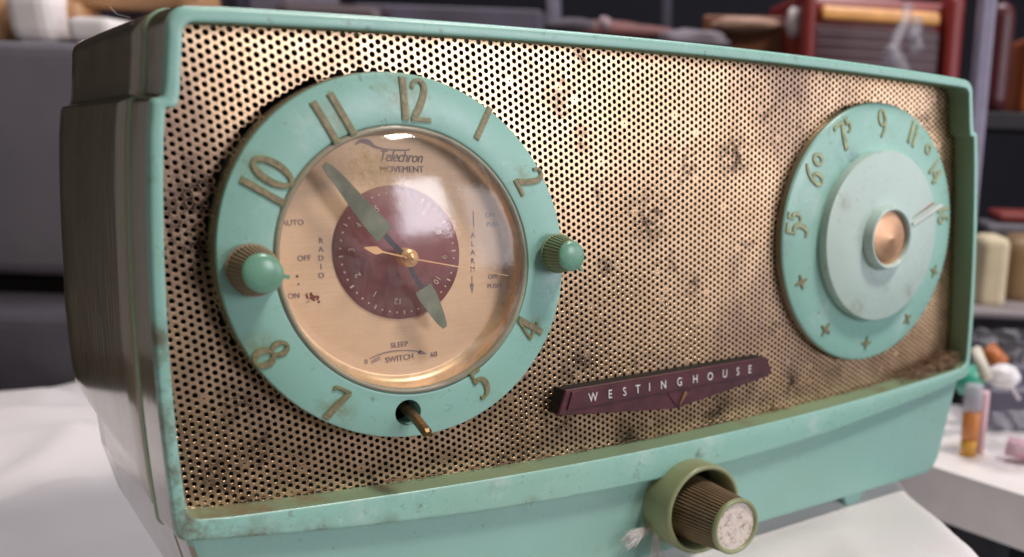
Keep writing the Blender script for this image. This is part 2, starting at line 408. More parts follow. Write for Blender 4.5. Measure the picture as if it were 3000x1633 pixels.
# lower apron / base
def base_loop(y):
    s = y/95.0; zc_ = lambda z: -50+(z+50)*(1-.66*max(0, s)); hw = lambda z: 151.0-(-zc_(z)-50)*.15; tt = 1-.012*max(0, s)
    zb = -96.6; r = 9
    pts = []
    top = -50+24*s if s > 0 else -50
    pts.append((-(150.4)*tt, top))
    zs_ = np.linspace(-51, zb+r, 8)
    for z in zs_: pts.append((-hw(z)*tt, z))
    cx = -hw(zb+r)+r
    for i in range(1, 9):
        a = math.pi+math.pi/2*i/8; pts.append(((cx+r*math.cos(a))*tt, zb+r+r*math.sin(a)))
    m = [(-x, z) for x, z in pts[::-1]]
    out = []
    for x, z in pts+m:
        if z < -50: z = zc_(z)
        out.append((x, z))
    return out
def base_mesh():
    V, F = [], []; ys = [(2.6, 3.0), (2.9, 1.2), (4.2, 0.15), (8, 0), (15.3, 0), (16.0, 1.6), (18.0, 1.6), (18.8, 0), (40, 0), (60, 0), (80, 0), (90, 0), (94, 1.5)]
    n = None
    for k, (y, ins) in enumerate(ys):
        L = base_loop(y); L = [(-x, z) for x, z in L]          # right .. bottom .. left
        zt = L[0][1]; xt = L[0][0]; drop = 8.6 if y < 12 else 4.0
        top = [(-xt+2*xt*i/16, zt-.8-drop*(1-(1-2*i/16)**4)) for i in range(1, 16)]
        L = L+top; n = len(L)
        for x, z in L:
            f = (abs(x)-ins)/max(abs(x), 1e-6) if abs(x) > 120 else 1-ins/150; zz = z if z > -60 else z+ins*.6
            sh = max(0, -50-z)*.085*max(0, 1-y/60)
            V.append((x*f, y+sh, zz))
        if k: F += bridge(n, (k-1)*n, k*n)
    F.append(tuple(range(n))); o = (len(ys)-1)*n
    F.append(tuple(range(o, o+n))[::-1])
    return V, F, n
V, F, nb = base_mesh()
Va = np.array(V)
mi = []
for f in F:
    c = Va[list(f)].mean(0); mi.append(1 if (c[0] < -140 and c[1] > 4.0 and len(f) == 4 and abs(c[0]) > 138) else 0)  # left flank only: darker case colour with its shade painted in
b_ = mesh('base', V, F, None, radio, True, [M_APRON, M_CASE], mi, sharp=35)
# feet
for (x, y, z1) in ((96, 14, -92), (-96, 14, -92), (100, 80, -64), (-100, 80, -64)):
    V, F = box((x-8, y-3, -102.4), (x+8, y+6, z1)); 
    V = [((x+(a-x)*(.45 if c < -100 else 1)), b, c) for a, b, c in V]
    bevel(mesh('foot', V, F, M_APRON, radio, False), .6, 2)
# near-black inner back plate
V, F = loops([(1.05, 11.9), (1.4, 12.0)])
V2 = loop(1.2, 13.2)
mesh('inner_panel', V2, [tuple(range(N))], M_BLACK, radio, False)

# perforated grille -----------------------------------------------------------
KX, KZ, KR = -89.1, 7.31, 45.73
DX, DZ, DR = 92.07, 7.0, 46.46
def grille():
    p = 1.95; cxs = p*math.sqrt(3)/2; hx = p/math.sqrt(3)
    inner = loop(1.0, 0)
    poly = np.array([(a, c) for a, b, c in inner])
    ang = np.arange(12)*math.pi/6
    rb = np.where(np.arange(12) % 2 == 0, hx, p/2)
    ring0 = np.stack([rb*np.cos(ang), rb*np.sin(ang)], 1)
    cen = []
    for i in range(-90, 91):
        for j in range(-34, 36):
            x = i*cxs; z = j*p+(p/2 if i % 2 else 0)+.4
            if (x-KX)**2+(z-KZ-.5)**2 < 46.0**2 or (x-DX)**2+(z-DZ)**2 < 46.4**2: continue
            if abs(x) > xs(z)-1.6: continue
            if z > 44.9 and abs(x) > xs(z)-4.4: continue
            if z > 63.6-3.41*(x/150)**2 or z < -55.2+6.56*(x/150)**2: continue
            cen.append((x, z))
    C = np.array(cen); n = len(C)
    C = C + rng.normal(0, .018, C.shape)
    rr = .60+rng.normal(0, .014, n)
    plug = rng.random(n) < .012; rr[plug] *= rng.uniform(.3, .7, plug.sum())
    V = np.zeros((n, 60, 3))
    for k, (sc, y) in enumerate(((0, 9.5), (.125, 9.5), (.052, 9.505), (0, 9.55), (-.01, 10.3))):
        if k == 0: xy = ring0[None]+C[:, None]
        else: xy = np.stack([np.cos(ang), np.sin(ang)], 1)[None]*(rr[:, None, None]+sc)+C[:, None]
        V[:, k*12:(k+1)*12, 0] = xy[..., 0]; V[:, k*12:(k+1)*12, 2] = xy[..., 1]; V[:, k*12:(k+1)*12, 1] = y
    V = V.reshape(-1, 3)
    # gentle waviness of the sheet
    V[:, 1] += .18*np.sin(V[:, 0]*.045+1)*np.cos(V[:, 2]*.07)
    i = np.arange(12); q = []
    for k in range(4): q.append(np.stack([k*12+i, k*12+(i+1) % 12, (k+1)*12+(i+1) % 12, (k+1)*12+i], 1))
    q = np.concatenate(q)
    Fq = (q[None]+(np.arange(n)*60)[:, None, None]).reshape(-1, 4)
    me = bpy.data.meshes.new('grille'); V = V*S-np.array(WORLD[radio.name])
    me.vertices.add(len(V)); me.vertices.foreach_set('co', V.ravel())
    me.loops.add(Fq.size); me.loops.foreach_set('vertex_index', Fq.ravel().astype(np.int32))
    me.polygons.add(len(Fq)); me.polygons.foreach_set('loop_start', np.arange(0, Fq.size, 4, dtype=np.int32))
    me.update(calc_edges=True); me.validate()
    o = link('grille', me, M_BRASS, radio, False, [M_BRASS, M_HOLE, M_HALO]); WORLD[o.name] = WORLD[radio.name]
    mi_ = np.zeros((n, 48), np.int32); mi_[:, 36:] = 1; mi_[:, 12:24] = 2; me.polygons.foreach_set('material_index', mi_.ravel()); me.update()
    return o
gr = grille()
tag(gr, 'tarnished brass sheet full of small round holes')

# stroke glyphs ---------------------------------------------------------------
def stroke(pts, wd, n=7, smooth=True):
    """variable width ribbon in 2D -> (left pts, right pts)"""
    P3 = [(p[0], p[1], wd[i] if hasattr(wd, '__len__') else wd) for i, p in enumerate(pts)]
    Q = catmull(P3, n) if (smooth and len(P3) > 2) else [np.array(p, float) for p in P3]
    L, R_ = [], []
    for k in range(len(Q)):
        d = Q[min(k+1, len(Q)-1)][:2]-Q[max(k-1, 0)][:2]; d = d/(np.linalg.norm(d)+1e-9)
        nn = np.array([-d[1], d[0]]); h = max(.008, Q[k][2]/2)
        L.append(Q[k][:2]+nn*h); R_.append(Q[k][:2]-nn*h)
    return L, R_
def solid(strokes, grow, y0, y1, ygrow=0):
    """extrude ribbons: list of (L,R); base at y0, top at y1"""
    V, F = [], []
    for L, R_ in strokes:
        L = [np.array(a) for a in L]; R_ = [np.array(a) for a in R_]
        mid = [(a+b)/2 for a, b in zip(L, R_)]
        L2 = [m+(a-m)*(1+grow/max(np.linalg.norm(a-m), 1e-3)) for a, m in zip(L, mid)]
        R2 = [m+(a-m)*(1+grow/max(np.linalg.norm(a-m), 1e-3)) for a, m in zip(R_, mid)]
        d = mid[0]-mid[1]; d /= np.linalg.norm(d)+1e-9; L2[0] = L2[0]+d*grow; R2[0] = R2[0]+d*grow
        d = mid[-1]-mid[-2]; d /= np.linalg.norm(d)+1e-9; L2[-1] = L2[-1]+d*grow; R2[-1] = R2[-1]+d*grow
        m = len(L2); b = len(V)
        for y in (y0, y1):
            for a in L2: V.append((a[0], y, a[1]))
            for a in R2: V.append((a[0], y, a[1]))
        for i in range(m-1):
            F.append((b+2*m+i, b+2*m+i+1, b+3*m+i+1, b+3*m+i))
            F.append((b+i, b+i+1, b+2*m+i+1, b+2*m+i)); F.append((b+m+i+1, b+m+i, b+3*m+i, b+3*m+i+1))
        F.append((b, b+2*m, b+3*m, b+m)); F.append((b+m-1, b+2*m-1, b+4*m-1, b+3*m-1))
    return V, F
def ell(cx, cy, rx, ry, wthin, wthick, n=24, rot=0):
    pts, ws = [], []
    for i in range(n+1):
        a = 2*math.pi*i/n; pts.append((cx+rx*math.cos(a), cy+ry*math.sin(a)))
        ws.append(wthin+(wthick-wthin)*abs(math.cos(a+rot))**1.5)
    return stroke(pts, ws, 1, False)
def glyph(ch):
    t, k = .05, .135
    if ch == '1': return [stroke([(0, -.5), (0, 0), (0, .5)], k, 2, False)]
    if ch == '2': return [stroke([(-.20, .30), (-.15, .43), (-.02, .49), (.11, .40), (.12, .22), (.0, -.10), (-.17, -.40)], [t, t, .06, .11, .13, .14, .13]), stroke([(-.25, -.465), (.24, -.465)], .075, 2, False)]
    if ch == '4': return [stroke([(.10, .5), (.10, -.5)], .17, 2, False), stroke([(.05, .48), (-.27, -.18)], .06, 2, False), stroke([(-.28, -.2), (.28, -.2)], .07, 2, False)]
    if ch == '5': return [stroke([(.18, .47), (-.12, .47)], .07, 2, False), stroke([(-.12, .5), (-.15, .10)], .06, 2, False), stroke([(-.15, .10), (.0, .17), (.13, .08), (.17, -.12), (.08, -.36), (-.08, -.46), (-.20, -.43)], [.06, .09, .14, .16, .12, .07, .08])]
    if ch == '6': return [ell(0, -.22, .17, .25, .05, .12), stroke([(-.17, -.22), (-.15, .05), (-.03, .32), (.14, .49)], [.12, .12, .09, .05])]
    if ch == '7': return [stroke([(-.24, .36), (-.22, .455), (.22, .455)], [.05, .06, .07], 3), stroke([(.20, .43), (.06, .02), (-.06, -.5)], [.10, .15, .16])]
    if ch == '8': return [ell(0, .245, .155, .21, .05, .11), ell(0, -.23, .20, .25, .05, .15)]
    if ch == '9': return [ell(0, .20, .17, .27, .05, .11), stroke([(.17, .18), (.15, -.1), (.05, -.34), (-.07, -.49)], [.11, .11, .09, .05])]
    if ch == '0': return [ell(0, 0, .22, .46, .06, .14)]
    if ch == 'o': return [ell(0, 0, .17, .2, .07, .1)]
    if ch == '*':
        g = []
        for a in (0, 1, 2, 3):
            c, s_ = math.cos(a*math.pi/2), math.sin(a*math.pi/2); g.append(stroke([(0, 0), (.42*c, .42*s_)], [.22, .02], 4, False))
        return g
    return []
def place(strs, off, sc, ang, c, r, cent_y):
    """glyph strokes -> world ribbons: shift by off, scale mm, put at clock angle"""
    out = []
    ca, sa = math.cos(ang), math.sin(ang)
    for L, R_ in strs:
        def tr(p):
            x, z = (p[0]+off[0])*sc, (p[1]+off[1])*sc
            return np.array([c[0]+x*ca+z*sa, c[1]-x*sa+z*ca])
        out.append(([tr(p) for p in L], [tr(p) for p in R_]))
    return out
def numeral(name, chars, parent, centre, ang, up, h, ysurf):
    """chars: [(ch, xoff, zoff, scale)], centre (x,z); ang clock angle; up=+1 top outward"""
    a = ang if up > 0 else ang+math.pi
    rib = []
    for ch, xo, zo, s_ in chars:
        rib += place([([np.array(p)*s_+np.array([xo, zo]) for p in L], [np.array(p)*s_+np.array([xo, zo]) for p in R_]) for L, R_ in glyph(ch)], (0, 0), h, a, centre, 0, 0)
    V1, F1 = solid(rib, .22, ysurf+.3, ysurf-.34)
    V2, F2 = solid(rib, -.03, ysurf-.25, ysurf-.46)
    n1 = len(F1); V, F = merge((V1, F1), (V2, F2))
    cc, sf = ((KX, KZ), lambda r: 1.95+(r-34.4)*.100) if centre[0] < 0 else ((DX, DZ), lambda r: float(np.interp(r, [28, 31, 36, 42, 45.5], [4.1, 4.1, 4.6, 5.3, 5.95])))
    V = [(a, y-ysurf+sf(math.hypot(a-cc[0], b-cc[1])), b) for a, y, b in V]     # follow the dished ring
    return mesh(name, V, F, None, parent, False, [M_NUMR, M_NUMF], [0]*n1+[1]*(len(F)-n1))

# clock ------------------------------------------------------------------------
prof = [(KR-.1, 9.9), (KR+.05, 9.0), (KR, 3.9), (KR-.25, 3.25), (KR-.9, 3.0), (40, 2.45), (34.4, 1.95), (33.9, 2.05), (33.6, 2.5), (33.55, 9.5)]
# ring with a hole for the sleep lever: built as lathe, hole punched by boolean
V, F = lathe(prof, (KX, KZ), 192, capa=False, capb=False)
V3, F3 = lathe([(33.55, 9.5), (KR-.1, 9.9)], (KX, KZ), 192, capa=False, capb=False)
ringV, ringF = merge((V, F), (V3, F3))
ring = mesh('clock_bezel', ringV, ringF, M_RING, radio)
n_el = []
LX, LZ = -93.4, -31.2
cv, cf = lathe([(3.55, -6), (3.55, 14)], (LX, LZ), 48)
cut = mesh('cutter_tmp', cv, cf, M_BLACK, radio, False)
import bmesh
bm = bmesh.new(); bm.from_mesh(ring.data); bmesh.ops.remove_doubles(bm, verts=bm.verts, dist=1e-6); bmesh.ops.recalc_face_normals(bm, faces=bm.faces); bm.to_mesh(ring.data); bm.free()
bm = bmesh.new(); bm.from_mesh(cut.data); bmesh.ops.recalc_face_normals(bm, faces=bm.faces); bm.to_mesh(cut.data); bm.free(); cut.parent = None; cut.location = ring.location = (0, 0, 0); ring.parent = None; bpy.context.view_layer.update()
md = ring.modifiers.new('hole', 'BOOLEAN'); md.object = cut; md.operation = 'DIFFERENCE'; md.solver = 'EXACT'
dg = bpy.context.evaluated_depsgraph_get(); me2 = bpy.data.meshes.new_from_object(ring.evaluated_get(dg))
ring.modifiers.clear(); ring.data = me2; bpy.data.objects.remove(cut, do_unlink=True)
ring.data.name = 'clock_bezel'; ring.parent = radio
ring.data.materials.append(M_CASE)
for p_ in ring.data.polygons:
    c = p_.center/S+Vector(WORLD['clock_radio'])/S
    if math.hypot(c.x-KX, c.z-KZ) > 45.2 and c.y > 3.6: p_.material_index = len(ring.data.materials)-1  # ring side painted darker with the case material, for its shade
ring.data.polygons.foreach_set('use_smooth', [True]*len(ring.data.polygons))
try: ring.data.set_sharp_from_angle(angle=math.radians(30))
except Exception: pass
def rsurf(r): return 1.95+(r-34.4)*.100
for nm, ang, up, chars, (cx, cz) in [
    ('12', 3, 1, [('1', -.27, 0, 1), ('2', .16, 0, 1)], (-84.7, 46.9)),
    ('1', 33, 1, [('1', 0, 0, .92)], (-66.3, 42.0)), ('2', 62, 1, [('2', 0, 0, .92)], (-53.4, 27.8)),
    ('4', 121, -1, [('4', 0, 0, .9)], (-56.0, -12.4)), ('5', 153, -1, [('5', 0, 0, .90)], (-72.1, -26.2)),
    ('7', 213, -1, [('7', 0, .03, .90)], (-112.1, -26.3)), ('8', 243, -1, [('8', 0, 0, .92)], (-125.7, -11.6)),
    ('10', -57, 1, [('1', -.36, 0, 1), ('0', .16, 0, 1)], (-121.2, 28.6)), ('11', -26, 1, [('1', -.24, 0, 1), ('1', .24, 0, 1)], (-105.0, 42.0))]:
    numeral('numeral', chars, ring, (cx, cz), math.radians(ang), up, 9.6, rsurf(math.hypot(cx-KX, cz-KZ)))

# pan, face, disc
PX0, PZ0 = -89.1, 8.7
pan = mesh('dial_pan', *lathe([(33.5, 4.2), (33.3, 6.2), (32.8, 7.8), (31.8, 9.0), (30.4, 9.5), (28.0, 9.75)], (KX, 7.9), 128, capa=False, capb=False), M_PAN, radio)
face = mesh('clock_face', *lathe([(30.6, 9.45), (28, 9.55), (.01, 9.56)], (PX0, 8.0), 128, capa=False, capb=False), M_GOLD, radio)
disc = mesh('alarm_disc', *lathe([(17.0, 9.3), (16.8, 9.05), (.01, 9.0)], (-89.1, 9.4), 128, capa=False, capb=False), M_MAROONDISC, face)
def text(name, body, x, z, y, h, mat, parent, ang=0, align='CENTER', shear=0, sx=1.0, ext=.06, spacing=1.0, bold=0.0):
    c = bpy.data.curves.new(name, 'FONT'); c.body = body; c.size = 1; c.align_x = align; c.align_y = 'CENTER'
    c.shear = shear; c.space_character = spacing; c.extrude = ext/(h*1.4)/1.0; c.resolution_u = 3; c.offset = bold
    o = bpy.data.objects.new('tmp', c); COL.objects.link(o)
    me = bpy.data.meshes.new_from_object(o.evaluated_get(bpy.context.evaluated_depsgraph_get())); bpy.data.objects.remove(o, do_unlink=True); bpy.data.curves.remove(c)
    k = h*1.4; ca, sa = math.cos(math.radians(ang)), math.sin(math.radians(ang))
    V = []
    for v in me.vertices:
        a, b = v.co.x*k*sx, v.co.y*k
        V.append((x+a*ca+b*sa, y-v.co.z*k, z-a*sa+b*ca))
    F = [tuple(p.vertices) for p in me.polygons]; bpy.data.meshes.remove(me)
    return mesh(name, V, F, mat, parent, False)
YF = 9.45
text('lettering', 'Telechron', -86.3, 33.2, YF, 2.7, M_PRINT, face, 2, shear=.42, sx=.80, spacing=.92)
sw = [(-97.5, 36.0, .3), (-96.2, 36.9, .9), (-94.2, 36.6, 1.3), (-92.6, 35.6, .7), (-89.5, 35.0, .35), (-84.5, 34.9, .3), (-83.6, 35.3, .15)]
V, F = solid([stroke([(a, b) for a, b, c in sw], [c for a, b, c in sw])], 0, YF+.02, YF-.05)
mesh('print_flourish', V, F, M_PRINT, face, False)
text('lettering', 'MOVEMENT', -86.1, 30.2, YF, 1.55, M_PRINT, face, 0, sx=1.0)
for i, ch in enumerate('RADIO'): text('lettering', ch, -108.5-.22*i, 13.4-i*2.1, YF, 1.35, M_PRINT, face)
for i, ch in enumerate('ALARM'): text('lettering', ch, -67.7-.17*i, 13.1-i*2.25, YF, 1.35, M_PRINT, face)
text('lettering', 'AUTO', -114.7, 17.9, YF, 1.35, M_PRINT, face); text('lettering', 'OFF', -113.0, 9.4, YF, 1.35, M_PRINT, face); text('lettering', 'ON', -116.6, .5, YF, 1.35, M_PRINT, face)
text('lettering', 'ON', -62.2, 18.3, YF, 1.25, M_PRINT, face); text('lettering', 'PUSH', -61.4, 15.8, YF, 1.25, M_PRINT, face)
text('lettering', 'OFF', -62.4, 1.7, YF, 1.25, M_PRINT, face); text('lettering', 'PUSH', -62.2, -.9, YF, 1.25, M_PRINT, face)
text('lettering', 'SLEEP', -91.0, -14.4, YF, 1.4, M_PRINT, face, 0); text('lettering', 'SWITCH', -91.3, -18.0, YF, 1.5, M_PRINT, face, -2)
text('lettering', '0', -100.4, -17.9, YF, 1.3, M_PRINT, face); text('lettering', '60', -81.6, -18.1, YF, 1.5, M_PRINT, face)
def line2(name, pts, wd, mat, parent, y=YF):
    V, F = solid([stroke(pts, wd)], 0, y+.02, y-.05); return mesh(name, V, F, mat, parent, False)
line2('print_arrow', [(-99.4, -17.2), (-95.5, -16.1), (-91, -15.9), (-87, -16.5), (-85.6, -17.0), (-85.5, -17.05), (-83.6, -17.7)], [.15, .28, .28, .28, .28, 1.1, .05], M_PRINT, face)
for k in range(2): line2('print_arrow', [(-99.0, -17.9-.5*k), (-96.6, -17.0-.55*k)], .2, M_PRINT, face)
line2('print_arrow', [(-67.1, 19.5), (-67.3, 15.5)], .22, M_PRINT, face)
line2('print_arrow', [(-68.7, 2.2), (-68.85, .1), (-68.86, 0), (-69.0, -2.3)], [.22, .22, 1.1, .05], M_PRINT, face)
# disc marks and inverted numerals
dv, df_ = [], []
for i in range(48):
    a = 2*math.pi*i/48; r = 15.2; L = 1.1 if i % 4 == 0 else .45; wd = .42 if i % 4 == 0 else .45
    c, s_ = math.sin(a), math.cos(a)
    dv, df_ = merge((dv, df_), solid([stroke([(-89.1+c*(r-L/2), 9.4+s_*(r-L/2)), (-89.1+c*(r+L/2), 9.4+s_*(r+L/2))], wd, 2, False)], 0, 9.0, 8.93))
mesh('disc_ticks', dv, df_, M_PRINTP, disc, False)
for i in range(12):
    a = math.radians(187+30*i)
    text('disc_numeral', str(12 if i == 0 else i), -89.1+12.3*math.sin(a), 9.4+12.3*math.cos(a), 8.96, 1.6, M_PRINTP, disc, 187+30*i)
# rust blot
V, F = [], []
for i in range(26):
    cx, cz = -112.3+random.gauss(0, .75), -.1+random.gauss(0, .5); r = random.uniform(.12, .45)
    V, F = merge((V, F), ([(cx+r*random.uniform(.6, 1.2)*math.cos(t), 9.45-.01*i/26, cz+r*random.uniform(.6, 1.2)*math.sin(t)) for t in np.linspace(0, 2*math.pi, 8)[:-1]], [tuple(range(7))]))
for (cx, cz, r) in ((-115.2, 5.2, .32), (-115.1, 3.3, .22), (-99.5, 9.3, .3)):
    V, F = merge((V, F), ([(cx+r*math.cos(t), 9.40 if cx < -105 else 8.95, cz+r*math.sin(t)) for t in np.linspace(0, 2*math.pi, 9)[:-1]], [tuple(range(8))]))
mesh('rust_stain', V, F, M_RUST, face, False)

# crackled residue on the dome
def dome_y(r): return float(np.interp(r, [p[0] for p in LP[::-1]], [p[1] for p in LP[::-1]]))
LP = [(33.5, 2.6), (33.0, 1.6), (32.2, .6), (30.5, -.6), (27, -2.0), (22, -3.3), (16, -4.3), (10, -4.9), (4, -5.2), (.01, -5.25)]
# hands (pivot H, y about 1..4)
H = (-89.1, 8.9)
def hand(name, p, wd, y, mat, th=.25): 
    V, F = solid([stroke(p, wd)], 0, y, y-th); return mesh(name, V, F, mat, face, False)
def pol(r, deg, c=H): a = math.radians(deg); return (c[0]+r*math.sin(a), c[1]+r*math.cos(a))
# minute hand towards about 10:50, hour hand towards about 5
am, ah = -39.5, 155.0
mh = hand('minute_hand', [pol(0, am), pol(4.5, am-8), pol(8.6, am-4)], [1.1, 1.3, 1.4], 3.6, M_STEM, .3)
V, F = solid([stroke([pol(8.3, am-4), pol(11, am-3.2), pol(14.5, am-2.2), pol(19, am-1), pol(24, am), pol(27.5, am), pol(29.6, am)], [5.2, 5.3, 4.9, 4.1, 3.2, 2.5, 1.2])], 0, 3.55, 3.2)
mesh('lume_paddle', V, F, M_LUME, mh, False)
hh = hand('hour_hand', [pol(0, ah), pol(5, ah+7), pol(9.1, ah+1)], [1.0, 1.1, 1.3], 4.6, M_STEM, .3)
V, F = solid([stroke([pol(8.9, ah+1), pol(11.4, ah+.5), pol(14, ah), pol(16.6, ah), pol(19, ah), pol(20.9, ah)], [5.0, 5.0, 4.4, 3.6, 2.6, 1.3])], 0, 4.5, 4.2)
mesh('lume_paddle', V, F, M_LUME, hh, False)
hand('alarm_hand', [pol(1.5, -75), pol(7.0, -75), pol(8.0, -75), pol(9.4, -75), pol(12.2, -75)], [.35, .4, 1.0, 1.9, .2], 2.3, M_HAND, .25)
hand('second_hand', [pol(-2, 102.6), pol(10, 102.6), pol(27.6, 102.6)], [.35, .28, .16], 1.6, M_HAND, .2)
mesh('hand_hub', *lathe([(2.3, 6.0), (2.3, 2.7), (2.1, 2.5), (1.4, 2.45), (1.35, 1.3), (1.0, 1.0), (.5, .95), (.35, .5), (.01, .4)], H, 32, capa=False, capb=False), M_HAND, face)
# lens
mesh('lens_lip', *lathe([(33.5, 4.3), (33.55, 2.3), (33.2, 1.75), (32.6, 1.7), (32.2, 2.3), (32.2, 3.6)], (KX, KZ), 128, capa=False, capb=False), M_LIP, radio)
lp = [(33.5, 2.6), (33.0, 1.6), (32.2, .6), (30.5, -.6), (27, -2.0), (22, -3.3), (16, -4.3), (10, -4.9), (4, -5.2), (.01, -5.25)]
lens = mesh('clock_lens', *lathe(lp, (KX, KZ+.5), 128, capa=False, capb=False), M_LENS, radio)
tag(lens, 'scratched clear domed lens')
def residue_mat():
    t = NT("crackled_yellow_residue"); tr = t.n('ShaderNodeBsdfTransparent'); m1 = t.n('ShaderNodeMixShader')
    rad = t.n('ShaderNodeVectorMath', operation='DISTANCE'); t.l(t.tc.outputs['Object'], rad.inputs[0]); rad.inputs[1].default_value = (-99.5*S, -52*S, 133.5*S)
    edge = t.ramp(rad.outputs['Value'], .0025, .0075, 1, 0)
    t.set(Base_Color=t.mix(t.noise(500, 5, .7), (.75, .55, .30), (.35, .20, .08)), Roughness=.3); t.bump(t.noise(700, 5, .8), .9, .001)
    t.l(t.mul(edge, t.ramp(t.noise(420, 6, .8), .40, .58, .08, .8)), m1.inputs[0]); t.l(tr.outputs[0], m1.inputs[1]); t.l(t.b.outputs[0], m1.inputs[2]); t.l(m1.outputs[0], t.out.inputs['Surface']); return t.m
V, F = [], []
for k in range(9):
    r = 8.0*k/8
    for i in range(32):
        a = 2*math.pi*i/32; x = -99.5+r*math.cos(a)*1.15; z = 31.0+r*math.sin(a)*.9
        V.append((x, dome_y(math.hypot(x-KX, z-KZ-.5))-.08, z))
    if k: F += bridge(32, (k-1)*32, k*32)
mesh('residue', V, F, residue_mat(), lens)

# knobs --------------------------------------------------------------------------
def knob(c, y0, y1, r0, r1, ribs, mk, mc, parent, dome=1.25, nib=None, name='knob'):
    seg = ribs*4
    pr = [(r0+.25, y0), (r0+.3, y0-.6), (r0, y0-.7)]+[(r0+(r1-r0)*t, y0-.7+(y1-y0+.7)*t) for t in (0.02, .35, .7, 1)]
    V, F = lathe(pr, c, seg, ribs, .32, (2, 6))
    k = mesh(name, V, F, mk, parent, False)
    cp = [(r1+.06, y1+.1)]+[(r1*math.cos(t), y1-dome*math.sin(t)) for t in np.linspace(0.05, math.pi/2-.02, 12)]
    cV, cF = lathe(cp, c, 64, capa=False)
    if nib:
        a = nib; d = (math.cos(a), math.sin(a)); n_ = (-d[1], d[0])
        P = [(c[0]+d[0]*(r1-1)+n_[0]*s_*.45, c[1]+d[1]*(r1-1)+n_[1]*s_*.45) for s_ in (-1, 1)]+[(c[0]+d[0]*(r1+1.3)+n_[0]*s_*.42, c[1]+d[1]*(r1+1.3)+n_[1]*s_*.42) for s_ in (1, -1)]
        bV = [(p[0], y1+1.3, p[1]) for p in P]+[(p[0], y1-.1, p[1]) for p in P]
        cV, cF = merge((cV, cF), (bV, [(0, 1, 2, 3), (7, 6, 5, 4), (0, 4, 5, 1), (1, 5, 6, 2), (2, 6, 7, 3), (3, 7, 4, 0)]))
    mesh('knob_cap', cV, cF, mc, k, True, sharp=40)
    return k
kl = knob((-127.6, 8.3), 1.6, -5.2, 5.75, 4.5, 36, M_KNURL_D, M_CAP, radio, nib=math.radians(-12)); tag(kl, 'left ribbed knob caked with brown grime')
kr = knob((-46.8, 8.2), 0.6, -6.6, 5.2, 4.1, 32, M_KNURL_G, M_CAP, radio, nib=math.radians(-50)); tag(kr, 'right ribbed green knob')
mesh('knob_shaft', *lathe([(1.9, 4), (1.9, -2)], (-127.6, 8.3), 24), M_BLACK, radio)
mesh('knob_shaft', *lathe([(2.6, 4), (2.6, -1)], (-46.8, 8.2), 24), M_BLACK, radio)
# sleep lever
V, F = [], []
lv = [(-93.2, 12, -29.3), (-93.2, 6, -30.0), (-93.1, -1.5, -31.9), (-93.3, -8.0, -34.3), (-93.4, -8.6, -34.7)]
for k, (x, y, z) in enumerate(lv):
    hw, hh_ = (1.25, 1.05) if k < 4 else (.85, .6)
    for dx_, dz_ in ((-hw, -hh_*1.0), (-hw*1.0, hh_*.55), (-hw*.5, hh_), (hw*.5, hh_), (hw, hh_*.55), (hw, -hh_)): V.append((x+dx_, y, z+dz_))
    if k: F += bridge(6, (k-1)*6, k*6)
F.append(tuple(range(6))[::-1]); F.append(tuple(range(24, 30)))
bevel(mesh('sleep_lever', V, F, M_BRONZE, radio, False), .25, 2)

# tuning dial ----------------------------------------------------------------------
dial = mesh('tuning_dial', *lathe([(DR-.1, 9.9), (DR+.1, 8.8), (DR, 6.7), (DR-.3, 6.15), (DR-.9, 5.95), (42, 5.3), (36, 4.6), (31, 4.1), (28, 4.1)], (DX, DZ), 192, capa=False, capb=False), M_RING, radio)
M_NUMD = simple('dial_numeral_edge', (.28, .28, .12), .4, 0, .3, 400)
M_NUMW = simple('worn_numeral_top', (.36, .42, .24), .4, 0, .45, 500)
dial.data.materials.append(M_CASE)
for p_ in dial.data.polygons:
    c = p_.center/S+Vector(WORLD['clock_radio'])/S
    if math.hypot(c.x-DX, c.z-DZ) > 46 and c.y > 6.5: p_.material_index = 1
def dnum(chars, ang, cx, cz, h):
    o = numeral('numeral', chars, dial, (cx, cz), math.radians(ang), 1, h, 5.0); o.data.materials[1] = M_NUMW; o.data.materials[0] = M_NUMD
dnum([('9', 0, 0, 1)], 0, 92.4, 46.6, 9.2)
dnum([('7', -.12, 0, 1), ('5', .33, .24, .5)], -28, 73.2, 42.2, 9.2)
dnum([('1', -.16, 0, .86), ('1', .16, 0, .86)], 26, 110.2, 43.3, 9.2)
dnum([('o', 0, 0, .9)], 42, 119.7, 38.2, 9.2)
dnum([('1', -.28, 0, .8), ('4', .14, 0, .8)], 55, 125.1, 29.7, 9.0)
dnum([('1', -.26, 0, .8), ('6', .12, 0, .8)], 81, 132.0, 13.4, 9.0)
dnum([('6', -.16, -.05, 1), ('o', .42, .12, 1)], -55, 59.2, 30.2, 9.2)
dnum([('5', -.18, -.05, 1), ('5', .28, .15, .6)], -82, 51.6, 12.6, 9.2)
for a, cx, cz in ((249, 54.7, -7.2), (216, 68.2, -25.4), (181, 91.1, -32.8), (145, 114.7, -25.8), (112, 129.3, -8.0)):
    numeral('star_mark', [('*', 0, 0, .95)], dial, (cx, cz), math.radians(a), 1, 6.3, 5.1)
td = mesh('tuning_disc', *lathe([(30.0, 5.0), (30.42, 4.4), (30.42, .75), (30.2, .4), (29.8, .28), (12.6, .1), (11.6, .1)], (DX, DZ), 160, capa=False, capb=False), M_DISC, radio, sharp=30)
mesh('hub_ring', *lathe([(11.6, .3), (11.3, -.6), (11.1, -3.3), (10.8, -3.85), (10.2, -3.9), (9.8, -3.4), (9.6, -2.0)], (DX, DZ), 96, capa=False, capb=False), M_DISC, td)
mesh('gold_boss', *lathe([(9.7, -2.0), (8.0, -2.5), (.01, -4.1)], (DX, DZ), 10*4, capa=False, capb=False), M_CONE, td, False)
